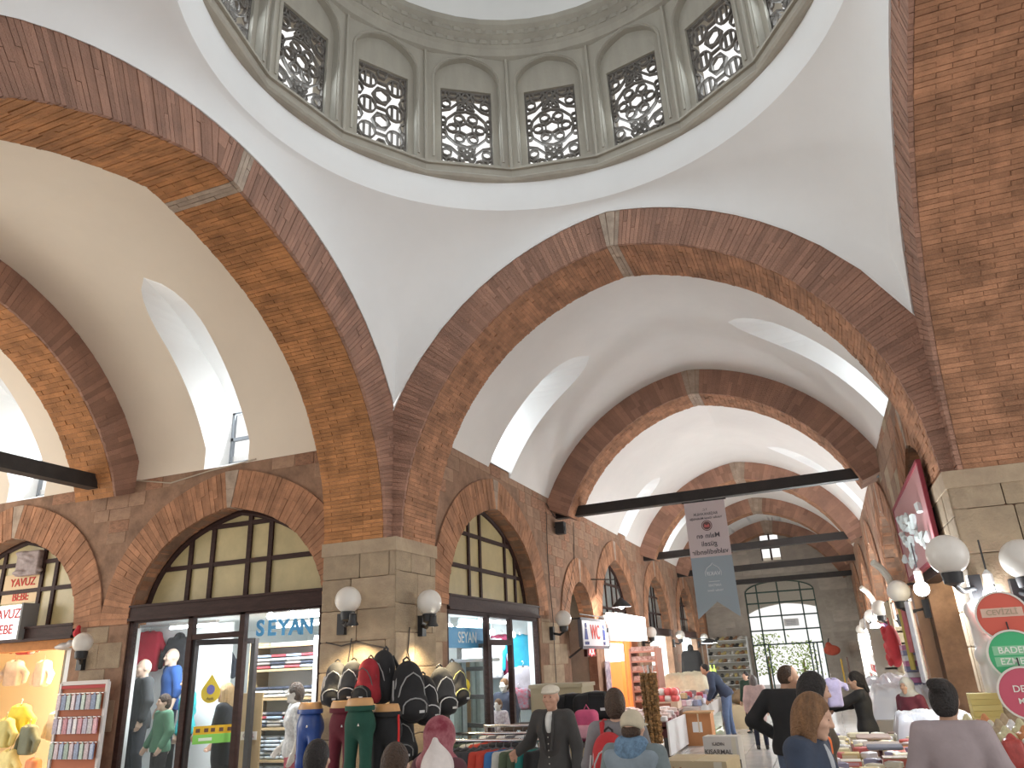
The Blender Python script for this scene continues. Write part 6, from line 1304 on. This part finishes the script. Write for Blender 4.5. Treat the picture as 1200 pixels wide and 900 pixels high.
# paper stacks near the bright shop
for k in range(9): gift(1.12,13.15,1.05+k*.07 if 0 else 1.12+k*.075,.26,.4,.07,[(.7,.7,.72),(.2,.2,.35),(.45,.15,.3)][k%3],'%s packet in the tall stack by the white sheets, %s from the bottom'%(['white','navy','plum'][k%3],ORDN[k]),'packets at the wall end of the sheets')
gift(1.12,13.15,.86,.3,.45,.26,(.6,.58,.5),'pale carton under the tall stack of packets','cartons under packets')
# ---------------------------------------------------------------- left side of the hall: trays, cartons, shoes
sbx=thing('tray_table','low white panelled stall heaped with pink and white packets','table',(-3.55,16.6,0))
MB().bb(.42,.45,-1.1,.95,.04,.62).build('white_panel',whitep,sbx); MB().bb(-.9,.42,-1.1,-1.06,.35,.62).build('dark_front',pmat((.10,.03,.03)),sbx); MB().bb(-.9,.42,-1.1,.95,.50,.54).build('table_top',pmat((.3,.2,.15)),sbx)
for x in (-.86,.38):
    for y in (-1.05,.9): MB().bb(x-.04,x+.04,y-.04,y+.04,0,.52).build('leg',pmat((.06,.06,.06)),sbx)
pk2=bevelbox(b=.12); pk2.materials.append(whitep)
for i in range(8):
    for j in range(6):
        c,nm=[((.70,.52,.52),'pink'),((.74,.73,.73),'white'),((.60,.30,.30),'rose'),((.72,.62,.58),'blush')][(i*3+j)%4]
        o=link('packet',pk2,None,None,(-4.25+j*.2+rnd.uniform(-.03,.03),15.65+i*.22,.58+.09*((i+j)%2)+.012*i),rnd.uniform(-.5,.5)); o.scale=(.17,.2,.09); objm(o,mat('pkt_%d'%((i*3+j)%4),c,.4)); tag(o,'%s packet on the white panelled stall, %s across and %s deep'%(nm,ORDN[j],ORDN[i]),'packet','packets on the white panelled stall')
cbx=thing('cardboard_box','brown cardboard box with a white label on the floor by the bending man','box',(-2.86,17.75,0),.0)
MB().bb(-.27,.27,-.25,.25,0,.62).build('carton_body',mat('orange_carton',(.48,.22,.09),.8,nvar=.1),cbx); MB().bb(-.30,.30,-.28,.28,.62,.65).build('lid',cardb,cbx); MB().bb(-.12,.08,-.262,-.252,.26,.46).build('paper_label',whitep,cbx); MB().bb(.0,.03,-.268,-.263,.25,.62).build('tape',pmat((.6,.5,.35)),cbx)
for k,(x,y,w,h,lab) in enumerate(((-2.3,21.5,.35,.55,'tan sack box standing beyond the bending man, lower one'),)):
    c2=thing('cardboard_box',lab,'box',(x,y,0)); MB().bb(-w,w,-w,w,0,h).build('carton_body',cardl,c2); MB().bb(-.02,.02,-w-.006,w,h,h+.004).build('tape',pmat((.5,.4,.25)),c2)
sk=tag(link('goods_sack',sdfmesh('goods_sack',[El((0,0,0),(.34,.34,.16),.02),El((.05,0,.12),(.25,.25,.1),.05)],.02,mat('brown_sack',(.24,.18,.11),.9,nvar=.3,nscale=8)),None,None,(-2.3,21.5,.70)),'brown sack lying on the tan box beyond the bending man','sack')
# trays of trinkets on the tables the man bends over
table('tray_table_far','low table of trinkets and heaped clothes on the left of the hall',-3.78,-2.9,18.4,22.3,.70,pmat((.55,.52,.5)),.3)
for i in range(10):
    for j in range(5):
        k=(i*7+j*3)%8; c=[(.45,.35,.55),(.70,.68,.74),(.55,.10,.12),(.72,.70,.66),(.28,.32,.45),(.6,.5,.3),(.66,.45,.5),(.2,.15,.15)][k]
        o=link('trinket_box',pk2,None,None,(-3.66+j*.165,18.65+i*.22,.77+.07*((i*j)%3)),rnd.uniform(-.6,.6)); o.scale=(.14,.17,.13); objm(o,mat('trk_%d'%k,c,.45)); tag(o,'%s trinket box on the low left table, %s across and %s deep'%(['violet','pale lilac','red','white','slate','straw','pink','dark'][k],ORDN[j],ORDN[i]),'box','trinket boxes on the low left table')
sheet(-4.4,-3.0,20.9,23.8,.98,.30,'heap of cream and white cloth before the far left shops',cloth('cream_heap',(.66,.62,.46)),11)
rbx=thing('red_crate','crate of red and white wrapped sweets on the left tables','crate',(-3.62,17.0+.9,.72)); MB().bb(-.35,.35,-.25,.25,0,.14).build('crate_body',pmat((.70,.55,.42)),rbx); MB().bb(-.25,.2,-.258,-.252,.03,.11).build('label_band',pmat((.35,.15,.1)),rbx)
for i in range(5):
    for j in range(4-(i//3)):
        for k in range(2): 
            o=link('wrapped_sweet',tme[2],None,None,(-3.9+i*.14,17.75+j*.13,.92+.13*k),0); objm(o,mat('toy_2',TC_[2]) if (i+j+k)%3 else mat('toy_0',TC_[0])); tag(o,'%s wrapped ball in the crate, %s along, %s deep, %s layer'%('red' if (i+j+k)%3 else 'white',ORDN[i],ORDN[j],['lower','upper'][k]),'sweet','wrapped balls in the crate')
tw=table('crate_stand','low stand under the crate of red sweets',-4.0,-3.25,17.6,18.2,.72,pmat((.4,.3,.25)))
# open racks with stacked red crates at the second shop
rk3=thing('crate_rack','rack of rose coloured trays by the third shop','shelf',(-4.2,19.2,0)); 
for i in range(6): MB().bb(-.3,.3,-.35,.35,.8+i*.22,.84+i*.22).build('tray_shelf',pmat((.45,.22,.17)),rk3); MB().bb(-.28,.28,-.33,.33,.84+i*.22,.94+i*.22).build('tray_goods',mat('tray_goods',(.55,.42,.38),.7,color2=(.25,.12,.1),nscale=14),rk3)
for x in (-.31,.31): MB().bb(x-.02,x+.02,-.36,.36,0,2.0).build('side_post',pmat((.4,.2,.15)),rk3)
# bundle of dried strings hanging from a stand
ds=thing('dried_string_bundle','tall hanging bundle of brown dried strings at the aisle edge','bundle',(-2.7,12.4,0)); sb=MB()
for i in range(20):
    ax,ay=.13*math.sqrt(i/20)*math.cos(i*2.4),.11*math.sqrt(i/20)*math.sin(i*2.4)
    for k in range(34):
        z=1.55-k*.029-rnd.uniform(0,.01); sb.lathe([(0,-.024),(.026,-.006),(.022,.01),(0,.024)],(ax+rnd.uniform(-.012,.012),ay+rnd.uniform(-.012,.012),z),5)
sb.build('dried_pods',mat('dried_pods',(.30,.17,.07),.7,island=.5),ds,True,kind='stuff'); MB().tube([(.0,.14,0),(0,.14,1.62),(0,0,1.66)],.015,6).build('pole',pmat((.3,.2,.1)),ds); MB().lathe([(.2,0),(.2,.03),(.02,.04)],(0,.14,0),14).build('base',pmat((.2,.15,.1)),ds)
for k in range(3): MB().bar((-.06+k*.06,.0,1.55),(-.08+k*.08,.0,1.68),.03,.01).build('paper_tag',pmat((.7,.7,.72)),ds)
# printed cartons in the foreground
def carton(label,x,y,w,d,h,m,rz,lines):
    c=thing('cardboard_box',label,'box',(x,y,0),rz); MB().bb(-w,w,-d,d,0,h).build('carton_body',m,c)
    for sx in (-1,1): MB().bb(sx*w*.02,sx*w*.98,-d,d,h,h+.006).build('lid_flap',m,c)
    MB().bb(w*.62,w*.86,-d-.006,-d-.001,h-.2,h).build('tape',pmat((.66,.62,.52)),c)
    for t,z,s,col in lines: text(t,'lettering',pmat(col),c,(-.03,-d-.004,z),s,(1,0,0),(0,0,1),.001)
    return c
carton('large beige carton with brown print at the bottom edge of the aisle',-1.54,9.3,.36,.3,.72,cardl,-.12,[('Woman',.60,.17,(.38,.16,.10))])
carton('white carton printed in black letters standing behind the beige carton',-1.45,10.6,.22,.12,.82,pmat((.62,.60,.58),.7),-.12,[('KADIN',.74,.05,(.15,.13,.13)),('KISARMALI',.65,.075,(.1,.09,.09)),('WOMAN',.52,.13,(.08,.07,.07))])
tag(MB().bb(-2.15,-1.75,9.0,9.6,0,.66).build('cardboard_box',cardl),'plain beige carton left of the printed carton','box')
# shoe shelves at the far wall
shs=thing('shoe_shelf','wide white shelf full of shoes against the far wall','shelf',(-3.95,34.35,0))
for i in range(8): MB().bb(-.85,.78,-.28,.3,.25+i*.29,.27+i*.29).build('shelf_board',pmat((.7,.7,.68)),shs)
for x in (-.86,.79): MB().bb(x-.02,x+.02,-.28,.3,0,2.4).build('side_panel',pmat((.6,.6,.58)),shs)
MB().bb(-.86,.79,.28,.3,.2,2.45).build('back_panel',pmat((.5,.48,.42)),shs)
shme=sdfmesh('shoe',[El((0,-.02,.035),(.05,.14,.04),.02),El((0,.07,.07),(.045,.06,.06),.03),El((0,.08,.14),(.03,.04,.05),.01,'s'),Pl((0,0,.0),(0,0,-1))],.016,whitep)
SCL=[((.05,.05,.05),'black'),((.62,.60,.56),'white'),((.30,.17,.09),'brown'),((.45,.43,.38),'grey'),((.55,.45,.2),'ochre')]
for i in range(8):
    for j in range(9):
        c,nm=SCL[(i*2+j*3+rnd.randrange(2))%5]; o=link('shoe',shme,None,None,(-4.72+j*.185,34.25,.275+i*.29),rnd.uniform(-.5,.5)+PI*.0); o.scale=(1.5,1.3,1.3); objm(o,mat('shoe_'+nm,c,.4)); tag(o,'%s shoe, %s from the left on the %s shelf from the floor'%(nm,ORDN[j],ORDN[i]),'shoe','shoes on the far shelf')
# dark jacket on a stand before the far shops
cs=thing('coat_stand','black jacket on a stand before the last left shops','coat stand',(-4.25,26.3,0)); MB().tube([(0,0,.03),(0,0,1.75)],.02,8).build('pole',whitep,cs); MB().lathe([(.25,0),(.25,.03),(.02,.05)],(0,0,0),14).build('base',blackm,cs)
sdfobj('jacket',[Bx((0,0,1.55),(.2,.07,.3),.08,.03)]+[C((s*.25,0,1.8),(s*.32,0,1.2),.07,.06,.04) for s in (-1,1)]+[El((0,0,2.0),(.1,.1,.13),.03)],.025,cloth('black_jacket',0),cs)
gb2=thing('bottle_rack','green bottle rack before the last left shop','rack',(-4.2,29.6,0)); MB().bb(-.3,.3,-.3,.3,0,1.0).build('cabinet',pmat((.08,.1,.08)),gb2)
for k in range(4): MB().lathe([(0,1.0),(.06,1.0),(.06,1.25),(.02,1.33),(.02,1.42),(0,1.42)],(-.2+k*.13,0,0),10).build('bottle',mat('green_bottle',(.25,.40,.06),.3),gb2,True)
